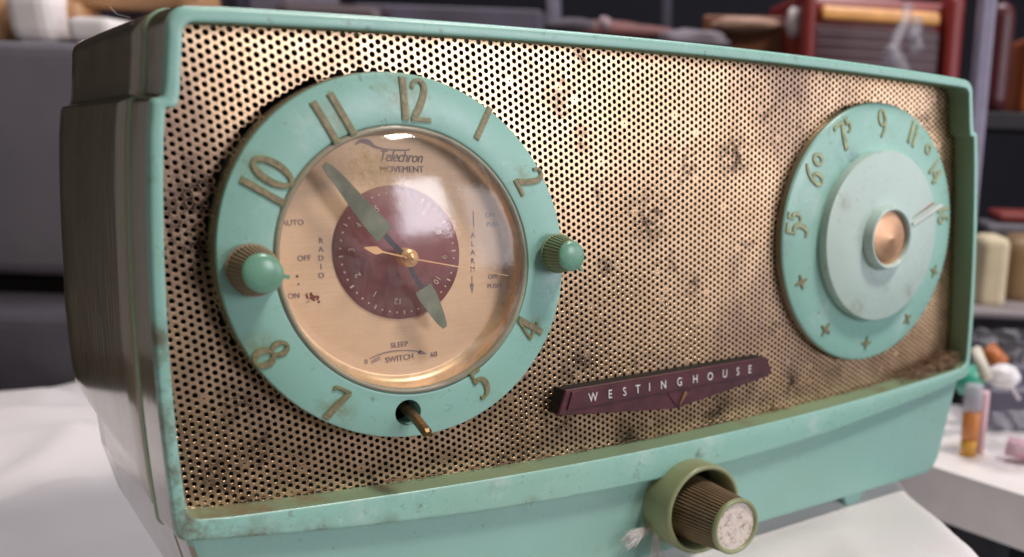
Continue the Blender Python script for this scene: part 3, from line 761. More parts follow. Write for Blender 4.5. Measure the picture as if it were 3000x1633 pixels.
def wedge(name, p, y, mat):
    V = [(a, y+.5, b) for a, b in p]+[(a, y, b) for a, b in p]; n = len(p)
    return mesh(name, V, bridge(n, 0, n)+[tuple(range(n, 2*n))], mat, td, False)
q1 = [tuple(((CAM+ray(u, v)*((-.15-CAM[1])/ray(u, v)[1])))[[0, 2]]) for u, v in ((2674, 640), (2736, 593), (2740, 596), (2726, 606))]
wedge('pointer_shade', q1, -.10, M_COPPER)
q2 = [tuple(((CAM+ray(u, v)*((-.35-CAM[1])/ray(u, v)[1])))[[0, 2]]) for u, v in ((2676, 662), (2675, 652), (2755, 598), (2765, 601), (2760, 606))]
wedge('pointer', q2, -.45, M_WHITEPL)

# badge ------------------------------------------------------------------------------
def slab(name, poly, y0, y1, mat, parent, inset=.5, smooth=False):
    c = np.mean(poly, 0); n = len(poly)
    V = [(a, y0, b) for a, b in poly]+[(a, y1+.4, b) for a, b in poly]
    ins = []
    for i in range(n):
        p = np.array(poly[i]); a = np.array(poly[i-1]); b = np.array(poly[(i+1) % n])
        d1 = (a-p)/np.linalg.norm(a-p); d2 = (b-p)/np.linalg.norm(b-p)
        ins.append(p+(d1+d2)*inset)
    V += [(a, y1, b) for a, b in ins]
    return mesh(name, V, bridge(n, 0, n)+bridge(n, n, 2*n)+[tuple(range(2*n, 3*n))], mat, parent, smooth)
badge = slab('badge', [(-44.0, -32.2), (37.3, -31.6), (38.7, -34.5), (40.2, -37.2), (38.2, -38.8), (-3.1, -44.2), (-47.2, -39.6)], 3.75, 3.2, M_MAROON, radio, .35)
tag(badge, 'maroon nameplate with white capitals')
slab('badge_mount', [(-43.9, -32.4), (37.1, -31.8), (39.8, -37.2), (38.0, -38.5), (-3.1, -43.9), (-46.9, -39.4)], 9.6, 3.35, M_BLACK, badge, .02)
slab('badge_panel', [(-42.3, -32.9), (36.2, -32.4), (36.9, -37.0), (-44.2, -38.2)], 3.3, 2.55, M_MAROON, badge, .12)
V, F = solid([stroke([(-6.0, -38.4), (-1.9, -43.6)], .35, 2, False), stroke([(3.2, -38.6), (-1.7, -43.6)], .35, 2, False)], 0, 3.3, 2.9)
mesh('badge_chevron', V, F, M_MAROON, badge, False)
V, F = solid([stroke([(1.3, -39.0), (-1.4, -43.0)], [1.3, .3], 3, False)], 0, 3.3, 2.7)
mesh('badge_spark', V, F, M_COPPER, badge, False)
word = 'WESTINGHOUSE'
pos = [(1737, 1171), (1787, 1159), (1829, 1145), (1868, 1137), (1902, 1130), (1943, 1120), (1990, 1112), (2036, 1104), (2080, 1096), (2123, 1088), (2161, 1080), (2196, 1077)]
for ch, (u, v) in zip(word, pos):
    r = ray(u, v); p = CAM+r*((2.5-CAM[1])/r[1])
    text('letter', ch, p[0], -35.25+.009*(p[0]+3), 2.5, 2.75, M_LETTER, badge, 0, sx=.82, ext=.22)

# volume control ---------------------------------------------------------------------
VX, VZ = 0.0, -76.7
collar = mesh('volume_collar', *lathe([(15.2, 9), (15.5, 4), (15.5, -7.9), (15.2, -8.8), (14.6, -9.1), (14.0, -9.0), (13.6, -8.5), (13.4, -6), (13.4, 6)], (VX, VZ), 128, capa=False, capb=False), M_OLIVE, radio, sharp=50)
mesh('collar_floor', *lathe([(13.5, 3.0), (.01, 3.0)], (VX, VZ), 64, capa=False, capb=False), M_BLACK, radio)
VK = (VX+.2, -77.9)
V, F = lathe([(10.9, 0), (10.7, -3), (9.9, -14), (9.35, -24.0)], VK, 54*4, 54, .8, (0, 3))
vk = mesh('volume_knob', V, F, M_KNURL_D, radio, False); tag(vk, 'ribbed knob brown with grime')
mesh('knob_rim', *lathe([(9.35, -23.6), (9.45, -24.6), (9.1, -25.2), (8.5, -25.3), (8.0, -24.9), (7.8, -24.2)], VK, 96, capa=False, capb=False), M_OLIVE, vk)
V, F = [], []
for k in range(12):
    r = 8.0*(1-k/12)
    for i in range(48):
        a = 2*math.pi*i/48; p = (VK[0]+r*math.cos(a), VK[1]+r*math.sin(a))
        V.append((p[0], -24.35-.25*noise.noise(Vector((p[0]*.6, 3, p[1]*.6)))-.12*noise.noise(Vector((p[0]*2, 9, p[1]*2))), p[1]))
    if k: F += bridge(48, (k-1)*48, k*48)
F.append(tuple(range(11*48, 12*48)))
mesh('knob_cap', V, F, M_CAPFACE, vk)

# dust, string, hair --------------------------------------------------------------------
V, F = [], []
for i in range(260):
    t = random.random()**1.6; x = 145.5-34*t; y = random.uniform(1.2, 9.2); zb = -54.0+6.56*(x/150)**2
    hgt = (5.5*(1-t)+.8)*random.random()
    p = np.array([x, y, zb+hgt*.8+.2]); d = np.array([random.gauss(0, 2.2), random.gauss(0, 1.0), random.gauss(0, .7)]); e = np.array([random.gauss(0, .8), random.gauss(0, .6), random.gauss(0, .8)])
    pts = [p-d, p+e, p+d]
    pts = [(min(146.5, a[0]), min(9.3, max(.4, a[1])), max(-54.0+6.56*(a[0]/150)**2+.1, a[2])) for a in pts]
    V, F = merge((V, F), tube(catmull(pts, 3), random.uniform(.05, .16), 4))
for (bx, by, bz, br) in ((143, 5.5, -46.8, 3.6), (138.5, 5.5, -47.8, 3.0), (133.5, 6.5, -48.6, 2.2), (128.5, 7.4, -49.2, 1.5)):
    bv, bf = [], []
    for j in range(15):
        for i in range(24):
            a = 2*math.pi*i/24; b = math.pi*j/14-math.pi/2; p = Vector((math.cos(a)*math.cos(b), math.sin(a)*math.cos(b), math.sin(b)))
            k = br*(1+.45*noise.noise(p*2.2+Vector((bx, 0, 0)))+.25*noise.noise(p*6))
            bv.append((bx+p.x*k*1.15, min(9.3, by+p.y*k*.9), bz+p.z*k*.75))
        if j: bf += bridge(24, (j-1)*24, j*24)
    V, F = merge((V, F), (bv, bf))
dust = mesh('dust_clump', V, F, M_DUST, None)
tag(dust, 'brown felt-like clump of dust in the right corner of the brass front', 'dust')
V, F = [], []
for i in range(70):          # lint lying along the foot of the grille
    x = random.uniform(-140, 146); zb = -54.6+6.56*(x/150)**2; y = random.uniform(8.0, 9.3)
    pts = [(x+k*random.uniform(.8, 2.4), min(9.4, y+random.gauss(0, .4)), zb+.25+abs(random.gauss(0, .3))) for k in range(4)]
    V, F = merge((V, F), tube(catmull(pts, 2), random.uniform(.05, .16), 4))
lint = mesh('lint_line', V, F, M_DUST, None)
tag(lint, 'thin dark lint and crumbs lying along the bottom edge of the brass sheet', 'lint', kind='stuff')
V, F = [], []
for i in range(120):
    a = np.array([-15.5, 2.0+random.uniform(-1, 1), -83.2+random.gauss(0, .6)]); L = random.uniform(5, 11)
    d = np.array([-1, random.uniform(-.35, .1), -.14+random.gauss(0, .14)]); b = a+d*L*.5+np.array([0, 0, random.gauss(.3, .3)]); c = a+d*L+np.array([0, 0, random.gauss(-.3, .5)])
    V, F = merge((V, F), tube(catmull([a, b, c], 4), .09, 5))
for i in range(50):
    a = np.array([-13, 1+random.uniform(-1, 1), -84+random.gauss(0, .6)]); d = np.array([random.gauss(-.05, .12), -.1, -1]); L = random.uniform(8, 15)
    V, F = merge((V, F), tube(catmull([a, a+d*L*.5+np.array([random.gauss(0, .4), 0, 0]), a+d*L], 4), .08, 5))
st = mesh('string_tuft', V, F, M_STRING, None)
tag(st, 'frayed white cotton string sticking out behind the olive collar of the volume knob', 'string')
hp = [at(322, 20, 246), at(332, 32, 246), at(345, 43, 245), at(362, 47, 243), at(380, 52, 241)]
V, F = tube(catmull(hp, 5), .07, 5)
hr = mesh('hair', V, F, M_HAIR, None); tag(hr, 'single pale hair standing off the top left edge of the radio', 'hair')

# ------------------------------------------------------------------ cloth covered table
TZ = -102.6
edge = [(-760, -60), (-420, -95), (-200, -108), (-60, -110), (40, -98), (78, -80), (96, -58), (115, -28), (131, 0), (141, 20), (146, 40), (146, 70), (130, 180), (60, 380), (-60, 450), (-150, 440), (-500, 380), (-800, 200)]
EP = np.array(edge, float)
def sdf(P):
    d = np.full(len(P), 1e9); ins = np.zeros(len(P), bool)
    for i in range(len(EP)):
        a, b = EP[i], EP[(i+1) % len(EP)]; e = b-a; w_ = P-a
        t = np.clip((w_@e)/(e@e), 0, 1); q = w_-t[:, None]*e; d = np.minimum(d, np.hypot(q[:, 0], q[:, 1]))
        c1 = (a[1] <= P[:, 1]) & (b[1] > P[:, 1]); c2 = (b[1] <= P[:, 1]) & (a[1] > P[:, 1])
        cr = e[0]*w_[:, 1]-e[1]*w_[:, 0]
        ins ^= (c1 & (cr > 0)) | (c2 & (cr < 0))
    return np.where(ins, -d, d)
gx = np.arange(-700, 290, 5.0); gy = np.arange(-380, 560, 5.0)
X, Y = np.meshgrid(gx, gy, indexing='ij'); P = np.stack([X.ravel(), Y.ravel()], 1); sd = sdf(P)
Z = np.full(len(P), TZ)
for i in range(len(P)):
    x, y = P[i]
    under = (-150 < x < 150 and 0 < y < 100)
    f = 0.15 if under else min(1.0, .15+max(0, max(-150-x, x-150, -y, y-100))/60.0)
    n1 = noise.noise(Vector((x*.006+y*.002, y*.012, 1.3))); n2 = 1-abs(noise.noise(Vector((x*.011-y*.007, y*.006+x*.003, 7.1))))*2
    Z[i] += f*(6.0*n1+5.0*max(0, n2-.35)*1.6+3.2*(1-2*abs(noise.noise(Vector((x*.021+y*.012, y*.016-x*.006, 2.2)))))*(.3+.7*max(0, noise.noise(Vector((x*.01, y*.01, 5.5)))*2)))-f*2.5
folds = [((-20, 1262), (330, 1232), 4.5, 9), ((-30, 1330), (215, 1300), 3.5, 12), ((-40, 1175), (150, 1165), 5, 14), ((0, 1420), (250, 1300), 3.5, 8), ((-50, 1530), (230, 1440), 3.5, 9),
         ((2250, 1640), (2420, 1575), 2.0, 12)]
for (pa, pb, hh, wd) in folds:
    a = on_z(*pa, TZ)[:2]; b = on_z(*pb, TZ)[:2]; e = b-a; w_ = P-a; t = (w_@e)/(e@e); tc = np.clip(t, 0, 1)
    q = w_-tc[:, None]*e; dd = np.hypot(q[:, 0], q[:, 1]); sg = np.sign(e[0]*q[:, 1]-e[1]*q[:, 0])
    Z += hh*np.exp(-(dd/wd)**2)*(1+.35*sg*dd/wd)
for i in range(len(P)):
    x, y = P[i]
    if abs(x) < 150 and 4 < y < 80:
        q = min(1, max(0, (y-9)/12))*min(1, max(0, (142-abs(x))/12))*min(1, max(0, (75-y)/20)); Z[i] += 4.6*q*q*(3-2*q)
fold = np.array([noise.noise(Vector((P[i, 0]*.02, P[i, 1]*.02, 4.4))) for i in range(len(P))])
drop = np.where(sd > -8, (np.clip(sd+8, 0, 40)/40.0)**2*300, 0)
Z = Z-drop*(1+.1*fold)
keep = sd < 32
idx = -np.ones(len(P), int); ids = np.where(keep)[0]; idx[ids] = np.arange(len(ids))
V = np.stack([P[ids, 0], P[ids, 1], Z[ids]], 1)
ny = len(gy); F = []
K = keep.reshape(len(gx), ny)
for i in range(len(gx)-1):
    for j in range(ny-1):
        if K[i, j] and K[i+1, j] and K[i, j+1] and K[i+1, j+1]:
            F.append((idx[i*ny+j], idx[(i+1)*ny+j], idx[(i+1)*ny+j+1], idx[i*ny+j+1]))
def cloth_mat():
    t = NT("white_cotton_cloth")
    c = t.mix(t.ramp(t.noise(9, 5, .6), .35, .7), (.78, .735, .74), (.84, .80, .80))
    t.set(Base_Color=c, Roughness=.85, Sheen_Weight=.2)
    wv = t.n('ShaderNodeTexWave'); wv.inputs['Scale'].default_value = 480; wv.inputs['Distortion'].default_value = .6
    mp = t.n('ShaderNodeMapping'); mp.inputs['Rotation'].default_value = (0, 0, .6); t.l(t.tc.outputs['Object'], mp.inputs[0]); t.l(mp.outputs[0], wv.inputs['Vector'])
    t.bump(wv.outputs['Fac'], .5, .0003); return t.m
cl = mesh('table_cloth', V, F, cloth_mat(), None)
tag(cl, 'white cotton cloth spread over the stand the radio sits on, hanging over its edge', 'cloth')
sm = cl.modifiers.new('s', 'SUBSURF'); sm.levels = 1; sm.render_levels = 1

# ------------------------------------------------------------------ background
def bgm(n, c, r=.5, **k): return simple(n, c, r, **k)
def obox(name, c0, ex, ey, ez, mat, parent=None, bev=2.0, seg=3):
    """box from corner c0 with edge vectors ex, ey, ez (mm)"""
    c0, ex, ey, ez = map(lambda a: np.array(a, float), (c0, ex, ey, ez))
    V = [c0, c0+ex, c0+ex+ey, c0+ey, c0+ez, c0+ex+ez, c0+ex+ey+ez, c0+ey+ez]
    F = [(0, 3, 2, 1), (4, 5, 6, 7), (0, 1, 5, 4), (1, 2, 6, 5), (2, 3, 7, 6), (3, 0, 4, 7)]
    if np.dot(np.cross(ex, ey), ez) < 0: F = [f[::-1] for f in F]
    o = mesh(name, V, F, mat, parent, False)
    if bev: bevel(o, bev, seg)
    return o
ZV = np.array([0, 0, 1.0])
HR = np.array([RT[0], RT[1], 0]); HR /= np.linalg.norm(HR)         # horizontal across the view
HF = np.array([FW[0], FW[1], 0]); HF /= np.linalg.norm(HF)         # horizontal away from the camera
def rot(v, deg):
    a = math.radians(deg); return np.array([v[0]*math.cos(a)-v[1]*math.sin(a), v[0]*math.sin(a)+v[1]*math.cos(a), v[2]])
SH = 62.0            # height of the shelf board behind the radio
def pbox(name, u0, u1, v0, v1, d, mat, parent=None, depth=80, yaw=0, bev=2.0, rest=None):
    """upright box whose front spans about u0..u1, v0..v1 at distance d"""
    a = at(u0, v1, d); b = at(u1, v1, d); t = at(u0, v0, d)
    if rest is not None: a = np.array([a[0], a[1], rest])
    wd = abs(np.dot(b-a, HR)); h = abs(t[2]-a[2])
    e = rot(HR, yaw); f = rot(HF, yaw)
    return obox(name, a, e*wd, f*depth, ZV*h, mat, parent, bev)

floor = mesh('floor', [(-3000, -2500, -800), (5000, -2500, -800), (5000, 5000, -800), (-3000, 5000, -800)], [(0, 1, 2, 3)], bgm('dark_floor', (.03, .028, .032), .6), None, False); tag(floor, kind='structure')
wc = CAM+HF*2600; wall = mesh('wall', [wc-HR*3500+ZV*(-800-wc[2]), wc+HR*3500+ZV*(-800-wc[2]), wc+HR*3500+ZV*1800, wc-HR*3500+ZV*1800], [(0, 1, 2, 3)], bgm('dark_wall', (.018, .017, .028), .8), None, False); tag(wall, kind='structure')

# grey cabinet on the left
g1 = pbox('storage_case', -260, 470, 122, 800, 640, bgm('purple_grey_metal', (.17, .155, .18), .55, var=.12, scale=12), depth=260, bev=8)
tag(g1, 'dull purple-grey case with a dark slot, behind the left side of the radio', 'case')
g2 = pbox('low_cabinet', -260, 470, 895, 1180, 600, bgm('dark_grey_box', (.10, .09, .11), .5), depth=200, bev=8, rest=-800)
tag(g2, 'dark grey cabinet standing under the purple-grey case on the left', 'cabinet')
g3 = pbox('black_slot', -250, 460, 800, 895, 660, M_BLACK, g1, depth=150, bev=0)
# wooden rack with white rolls
M_WOOD = bgm('pale_orange_wood', (.55, .30, .15), .5, var=.2, scale=25)
M_ROLL = bgm('white_padding', (.86, .80, .78), .8, var=.05)
rack = empty('wooden_rack', at(200, 118, 720)); tag(rack, 'pale wooden rack top left, standing behind the purple-grey case', 'rack')
pbox('rail', -60, 590, -60, 10, 720, M_WOOD, rack, 30, 0, 5)
pbox('post', 165, 250, 0, 122, 722, M_WOOD, rack, 30, 0, 8); pbox('post', -30, 22, -20, 125, 715, M_WOOD, rack, 30, 0, 8); pbox('post', 505, 590, -20, 60, 722, M_WOOD, rack, 30, 0, 8)
pbox('rail', 240, 420, 8, 22, 725, M_WOOD, rack, 20, 0, 3)
r1 = pbox('padding_roll', 22, 160, -30, 124, 705, M_ROLL, None, 60, 0, 9); tag(r1, 'thick white padded roll leaning in the wooden rack, nearest the left border', 'padding')
r2 = pbox('padding_roll', 195, 330, 48, 122, 700, M_ROLL, None, 50, 0, 6); tag(r2, 'smaller white padded piece low in the wooden rack, right of the middle post', 'padding')
b1 = pbox('black_crate', 245, 560, 18, 120, 770, bgm('black_crate', (.02, .016, .03), .5), None, 80, 0, 4, rest=80); tag(b1, 'black crate behind the wooden rack', 'crate')

M_SHELF = bgm('black_shelf_metal', (.02, .019, .026), .6)
shf = empty('shelving', (420, 420, -800)); tag(shf, 'black metal shelving that carries the red radio and the orange-brown wooden box', 'shelving')
s0 = on_z(560, 300, SH-.0) if False else np.array([40., 640., SH-12])
obox('shelf_board', s0, HR*1150, HF*420, ZV*12, M_SHELF, shf, 1)
obox('shelf_board', s0+ZV*-330, HR*1150, HF*420, ZV*12, M_SHELF, shf, 1)
for kx in (0, 1130):
    for ky in (0, 400): obox('upright', s0+HR*kx+HF*ky-ZV*(SH-12+800), HR*20, HF*20, ZV*(SH-12+800), M_SHELF, shf, 1)
rb_ = at(1650, 140, 870); obox('riser', np.array([rb_[0], rb_[1], SH]), HR*120, HF*60, ZV*38, M_SHELF, shf, 1)
# grey panels, posts along the top
def post(u, v0, v1, d, wpx, mat, label, cat='post', name='shelf_post', grp='upright posts of the shelving behind'):
    o = pbox(name, u-wpx/2, u+wpx/2, v0, v1, d, mat, None, 22, 0, 2, rest=-800); tag(o, label, cat, grp); return o
M_LILAC = bgm('lilac_grey_paint', (.22, .20, .27), .45)
M_DARKL = bgm('dim_lilac_panel', (.13, .115, .155), .5, var=.35, scale=8)
p_ = pbox('cabinet', 590, 860, -80, 160, 950, bgm('grey_lilac_panel', (.24, .21, .26), .5), None, 120, rest=SH); tag(p_, 'grey lilac cabinet front above the left part of the brass grille', 'cabinet')
post(700, -80, 140, 930, 40, bgm('dark_post', (.03, .028, .045), .5), 'dark narrow post in front of the grey lilac cabinet')
p_ = pbox('wine_red_case', 800, 1130, 2, 150, 880, bgm('black_wine_plastic', (.035, .012, .018), .4), None, 120, 12, 14, rest=SH); tag(p_, 'blackish wine-red case above the clock', 'case')
p_ = pbox('back_panel', 1060, 1590, 20, 260, 1020, M_DARKL, None, 40, rest=SH); tag(p_, 'wide dim lilac panel between the wine-red case and the first lilac post', 'panel')
post(1620, -60, 160, 900, 30, M_LILAC, 'pale lilac post rising behind the middle of the radio top')
post(1950, -60, 200, 900, 26, bgm('dim_post', (.07, .065, .095), .5), 'dim lilac post left of the wooden box')
M_BRICK = bgm('faded_red_cloth', (.17, .065, .06), .7, var=.4, scale=30)
def blob(name, u, v, d, r, mat, label, cat, sq=(1, 1, 1), seed=0):
    V, F = [], []; nu, nv = 20, 12; c = at(u, v, d)
    for j in range(nv+1):
        for i in range(nu):
            a = 2*math.pi*i/nu; b = math.pi*j/nv-math.pi/2
            p = np.array([math.cos(a)*math.cos(b), math.sin(a)*math.cos(b), math.sin(b)])
            k = 1+.25*noise.noise(Vector(p*1.7)+Vector((seed, 0, 0)))
            V.append(c+(HR*p[0]*sq[0]+HF*p[1]*sq[1]+ZV*p[2]*sq[2])*r*k)
        if j: F += bridge(nu, (j-1)*nu, j*nu)
    o = mesh(name, V, F, mat, None); tag(o, label, cat); return o
blob('red_bundle', 1790, 95, 850, 22, M_BRICK, 'faded red-brown bundle just above the top edge of the radio, right of the lilac post', 'bundle', (2.6, 1, .38), 1)
blob('grey_bundle', 1690, 80, 840, 14, bgm('grey_rag', (.09, .075, .09), .8), 'small grey rag beside the lilac post above the radio top', 'rag', (1.8, 1, .45), 4)
blob('plastic_ball', 1772, 68, 800, 5, bgm('pinkish_ball', (.40, .30, .33), .4), 'tiny pinkish ball on top of the red-brown bundle', 'ball', seed=2)
blob('grey_cloth', 2030, 118, 840, 16, bgm('pale_rag', (.20, .17, .20), .8), 'pale grey rag left of the wooden box', 'rag', (1.9, 1, .5), 6)
# wooden box
wb = pbox('wooden_box', 2055, 2345, 48, 220, 860, bgm('orange_brown_wood', (.20, .065, .022), .5, var=.35, scale=14), None, 90, -4, 4, rest=SH); tag(wb, 'orange-brown wooden box with a yellow strip, left of the red radio', 'box')
pbox('strip', 2085, 2345, 100, 122, 852, bgm('ochre_strip', (.34, .16, .03), .5), wb, 6, -4, 1)
blob('paper_scrap', 2190, 72, 840, 11, bgm('pinkish_paper', (.42, .26, .19), .7), 'crumpled pinkish paper lying on the wooden box', 'paper', (2.6, .8, .5), 8)
blob('white_bead', 2332, 66, 800, 8, bgm('whitish_knob', (.55, .47, .46), .4), 'whitish round knob at the top left corner of the red radio', 'knob', (1, 1, 1.4), 9)
# red radio
M_RED = bgm('red_bakelite', (.22, .022, .020), .35, var=.2, scale=12)
rd = 800
red = empty('red_radio', at(2560, 240, rd)); tag(red, 'dark red plastic radio with a golden bar over its louvres, behind on the right', 'radio')
yaw = 14
eX = rot(HR, yaw); eY = rot(HF, yaw)
A0 = at(2345, 300, rd)
L_ = np.linalg.norm(at(2790, 260, rd+30)-at(2345, 300, rd))*1.02
obox('body', A0+eY*14, eX*L_, eY*110, ZV*78, M_RED, red, 6)
obox('side_pillar', A0, eX*11, eY*30, ZV*80, M_RED, red, 5); obox('side_pillar', A0+eX*(L_-14), eX*15, eY*30, ZV*84, M_RED, red, 6)
obox('louvre_panel', A0+eX*12+eY*10, eX*(L_-28), eY*8, ZV*56, bgm('maroon_louvre', (.065, .022, .03), .4), red, 1)
for k in range(8): obox('louvre_line', A0+eX*14+eY*8.6+ZV*(2+k*7.0), eX*(L_-32), eY*1.6, ZV*.55, bgm('dull_silver_line', (.36, .28, .31), .5), red, 0)
obox('golden_bar', A0+eX*16+eY*5+ZV*60, eX*(L_-34), eY*10, ZV*9.5, bgm('golden_bar', (.85, .42, .13), .35), red, 3)
V, F = merge(tube(catmull([at(2660, 20, 760), at(2650, 70, 755), at(2625, 120, 752), at(2618, 190, 750)], 6), 4.2, 8), tube(catmull([at(2685, 60, 755), at(2680, 110, 752), at(2690, 150, 752)], 6), 5.5, 8), tube(catmull([at(2600, 150, 752), at(2630, 185, 750), at(2650, 240, 750)], 6), 7, 8))
cb = mesh('plastic_bag', V, F, clear_mat('clear_film', (.86, .85, .88), .14), None); tag(cb, 'twisted clear plastic bag hanging in front of the louvres of the red radio', 'bag')
blob('grey_thing', 2560, 20, 850, 14, bgm('grey_plastic', (.20, .17, .19), .5), 'grey plastic piece above the golden bar of the red radio', 'plastic piece', (1.6, 1, 1), 3)
post(2862, -100, 420, 700, 42, bgm('bright_lilac_post', (.28, .26, .37), .45), 'bright lilac steel post rising at the right end of the radio')
cy = pbox('red_canister', 2880, 2955, 12, 330, 820, bgm('deep_red_canister', (.075, .012, .016), .4), None, 70, 0, 14, rest=SH); tag(cy, 'deep red canister right of the bright lilac post', 'canister')
cy = pbox('orange_block', 2985, 3080, 110, 310, 860, bgm('burnt_orange', (.30, .075, .02), .5), None, 70, 0, 6, rest=SH); tag(cy, 'burnt orange block at the right border, level with the deep red canister', 'block')
# middle right shelf with cream box
def slabz(name, quad, z, th, mat, label=None, cat=None, parent=None):
    P4 = [on_z(u, v, z) for u, v in quad]; V = [p for p in P4]+[p-ZV*th for p in P4]
    o = mesh(name, V, [(0, 1, 2, 3), (7, 6, 5, 4), (0, 4, 5, 1), (1, 5, 6, 2), (2, 6, 7, 3), (3, 7, 4, 0)], mat, parent, False)
    if label: tag(o, label, cat)
    return o
s2 = pbox('shelf_board', 2790, 3300, 905, 930, 640, bgm('pinkish_grey_shelf', (.24, .21, .22), .5), None, 160, -6, 2); tag(s2, 'pinkish grey shelf board under the cream box', 'shelf')
cbx = pbox('cream_box', 2862, 2945, 690, 905, 660, bgm('cream_card', (.62, .53, .36), .6, var=.1), None, 40, 0, 5); tag(cbx, 'cream coloured box standing on the pinkish grey shelf', 'box')
cbx = pbox('brown_jar', 2948, 3090, 690, 905, 680, bgm('brown_card', (.22, .14, .07), .5, var=.3, scale=20), None, 50, 0, 8); tag(cbx, 'brownish jar right of the cream box', 'jar')
cbx = pbox('red_strip', 2925, 3090, 622, 652, 740, bgm('dim_red', (.20, .03, .025), .5), None, 50, 0, 3); tag(cbx, 'dim red strip above the cream box', 'strip')
cbx = pbox('grey_strip', 2890, 3090, 655, 690, 735, bgm('dim_grey', (.12, .11, .13), .5), None, 50, 0, 3); tag(cbx, 'dim grey strip directly under the dim red strip', 'strip')
obox('side_panel', np.array([338., 135., -800]), HR*16, HF*140, ZV*(800-62), M_SHELF, s2, 1); obox('side_panel', np.array([338., 135., -800])+HR*200, HR*16, HF*140, ZV*(800-62), M_SHELF, s2, 1)
# white bench
BZ = at(2744, 1373, 520)[2]
bench = slabz('bench_top', [(2600, 1325), (3300, 1548), (3500, 1250), (2740, 1180)], BZ, 27, bgm('white_laminate', (.78, .74, .72), .4, var=.05), 'white laminate bench top with a grey front edge, right of the radio', 'bench')
for (lx, ly) in ((225, 30), (330, -60), (420, 120), (300, 150)): obox('leg', (lx, ly, -800), (22, 0, 0), (0, 22, 0), ZV*(BZ-27+800), M_SHELF, bench, 1)
obox('lower_board', (240, 20, -196), HR*260, HF*150, ZV*12, M_SHELF, bench, 1)
def stand_on(u, v): return on_z(u, v, BZ)
def cyl(name, p, r, h, mat, parent=None, taper=1.0, seg=32):
    V, F = [], []
    for k, (rr, z) in enumerate(((r*.85, 0), (r, h*.04), (r*taper, h*.95), (r*taper*.85, h))):
        for i in range(seg): a = 2*math.pi*i/seg; V.append((p[0]+rr*math.cos(a), p[1]+rr*math.sin(a), p[2]+z))
        if k: F += bridge(seg, (k-1)*seg, k*seg)
    F.append(tuple(range(seg))[::-1]); F.append(tuple(range(3*seg, 4*seg))); return mesh(name, V, F, mat, parent)
p0 = stand_on(2835, 1335)
bt = empty('glue_bottle', p0); tag(bt, 'slim orange and amber bottle in a clear tube, standing on the bench behind the radio', 'bottle')
cyl('amber_bottom', p0, 4.3, 9, bgm('amber', (.65, .33, .05), .3), bt); cyl('orange_middle', p0+ZV*9, 4.6, 15, bgm('orange_plastic', (.55, .20, .05), .35), bt); cyl('clear_top', p0+ZV*24, 4.8, 14, clear_mat('clear_tube', (.8, .78, .82), .35), bt)
pk = cyl('pink_tube', stand_on(2868, 1330), 2.6, 34, bgm('dusty_pink', (.62, .42, .46), .4)); tag(pk, 'dusty pink tube standing just behind the orange bottle', 'tube')
gc = blob('green_lid', 2840, 1110, 560, 9, bgm('emerald_plastic', (.03, .30, .20), .35), 'emerald green lid peeping out beside the lower right corner of the radio', 'cap', (1, 1, .9), 5)
V, F = tube([at(2858, 1025, 560), at(2892, 1110, 552)], 3.2, 10); o = mesh('cream_stick', V, F, bgm('cream_plastic', (.62, .58, .48), .4)); tag(o, 'cream plastic stick leaning beside the emerald green lid', 'stick')
V, F = tube([at(2895, 1025, 575), at(2935, 1068, 570)], 5.0, 12); o = mesh('orange_peg', V, F, bgm('orange_peg', (.50, .15, .04), .4)); tag(o, 'orange peg lying above the white stopper', 'peg')
blob('white_stopper', 2938, 1102, 560, 7.5, bgm('white_cap_plastic', (.80, .78, .80), .35), 'white round stopper on the dark tray at the right border', 'cap', (1.15, 1, .85), 7)
tr_ = pbox('dark_tray', 2862, 3200, 1120, 1275, 590, bgm('slate_tray', (.085, .08, .12), .45), None, 70, 0, 6); tag(tr_, 'slate grey tray standing on the bench at the right border', 'tray')
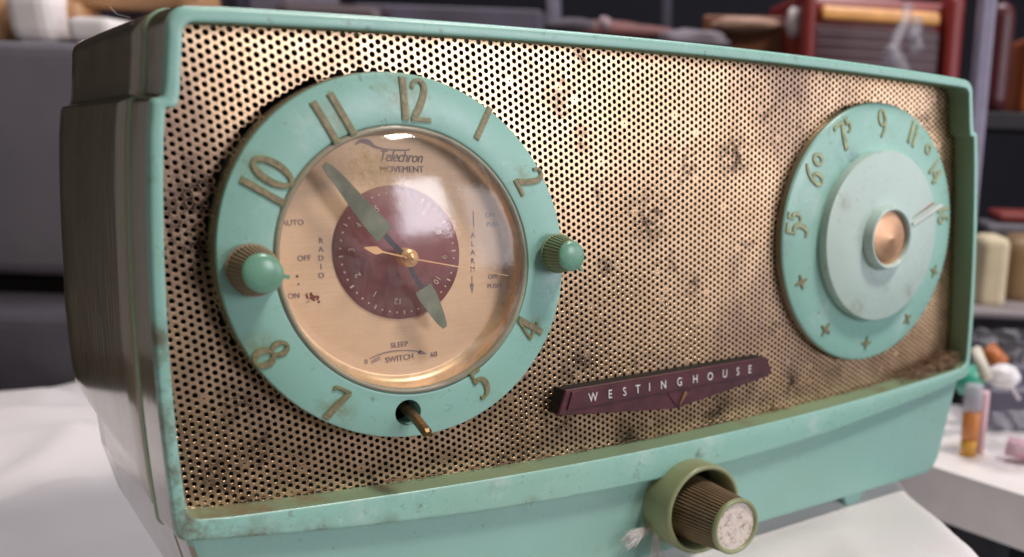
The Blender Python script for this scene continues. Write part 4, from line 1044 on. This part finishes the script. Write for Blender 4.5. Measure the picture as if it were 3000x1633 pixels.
def film(name, u0, u1, v0, v1, d, label, seed, mat):
    V, F = [], []; nu, nv = 26, 18
    for j in range(nv):
        for i in range(nu):
            u = u0+(u1-u0)*i/(nu-1); v = v0+(v1-v0)*j/(nv-1)
            k = noise.noise(Vector((i*.28, j*.3, seed)))+.2*noise.noise(Vector((i*.7, j*.7, seed)))
            V.append(at(u+25*noise.noise(Vector((i*.2, j*.2, seed+5))), v+20*noise.noise(Vector((i*.2, j*.2, seed+9))), d+11*k))
        if j: F += bridge(nu, (j-1)*nu, j*nu, False)
    o = mesh(name, V, F, mat, None); tag(o, label, 'bag'); return o
FM = clear_mat('cloudy_film', (.93, .92, .96), .16)
film('plastic_bag', 2850, 3080, 965, 1100, 600, 'cloudy clear bag behind the orange peg', 3.1, FM)
film('plastic_bag', 2895, 3090, 1205, 1335, 520, 'crinkled clear bag on the bench over the pink item', 8.7, FM)
V, F = tube([at(2950, 1305, 535), at(3060, 1335, 530)], 5.2, 12); o = mesh('pink_marker', V, F, bgm('candy_pink', (.72, .38, .44), .45)); tag(o, 'candy pink marker lying on the bench at the right border', 'marker')
V, F = lathe([(3.6, 0), (4.6, 0), (4.6, 2), (3.6, 2)], (0, 0), 32, capa=False, capb=False); V = [(a, c, b) for a, b, c in V]
o = mesh('clear_ring', V, F, bgm('pale_ring', (.5, .47, .52), .3)); o.location = Vector(at(2970, 1155, 570))*S; o.rotation_euler = (.9, .2, .5); tag(o, 'small pale ring against the slate grey tray', 'ring')
# things on the lower board
o = pbox('red_crate', 2690, 2850, 1395, 1530, 640, bgm('faded_red_crate', (.26, .08, .055), .6, var=.4, scale=25), None, 60, 20, 3); tag(o, 'faded red crate under the bench edge', 'crate')
o = pbox('black_box', 2738, 2770, 1425, 1475, 628, M_BLACK, None, 10, 20, 1); tag(o, 'small black box in front of the faded red crate', 'box')
o = pbox('tan_packet', 2815, 2860, 1420, 1530, 625, bgm('tan_packet', (.34, .25, .13), .6), None, 30, 10, 2); tag(o, 'tan packet beside the faded red crate', 'packet')
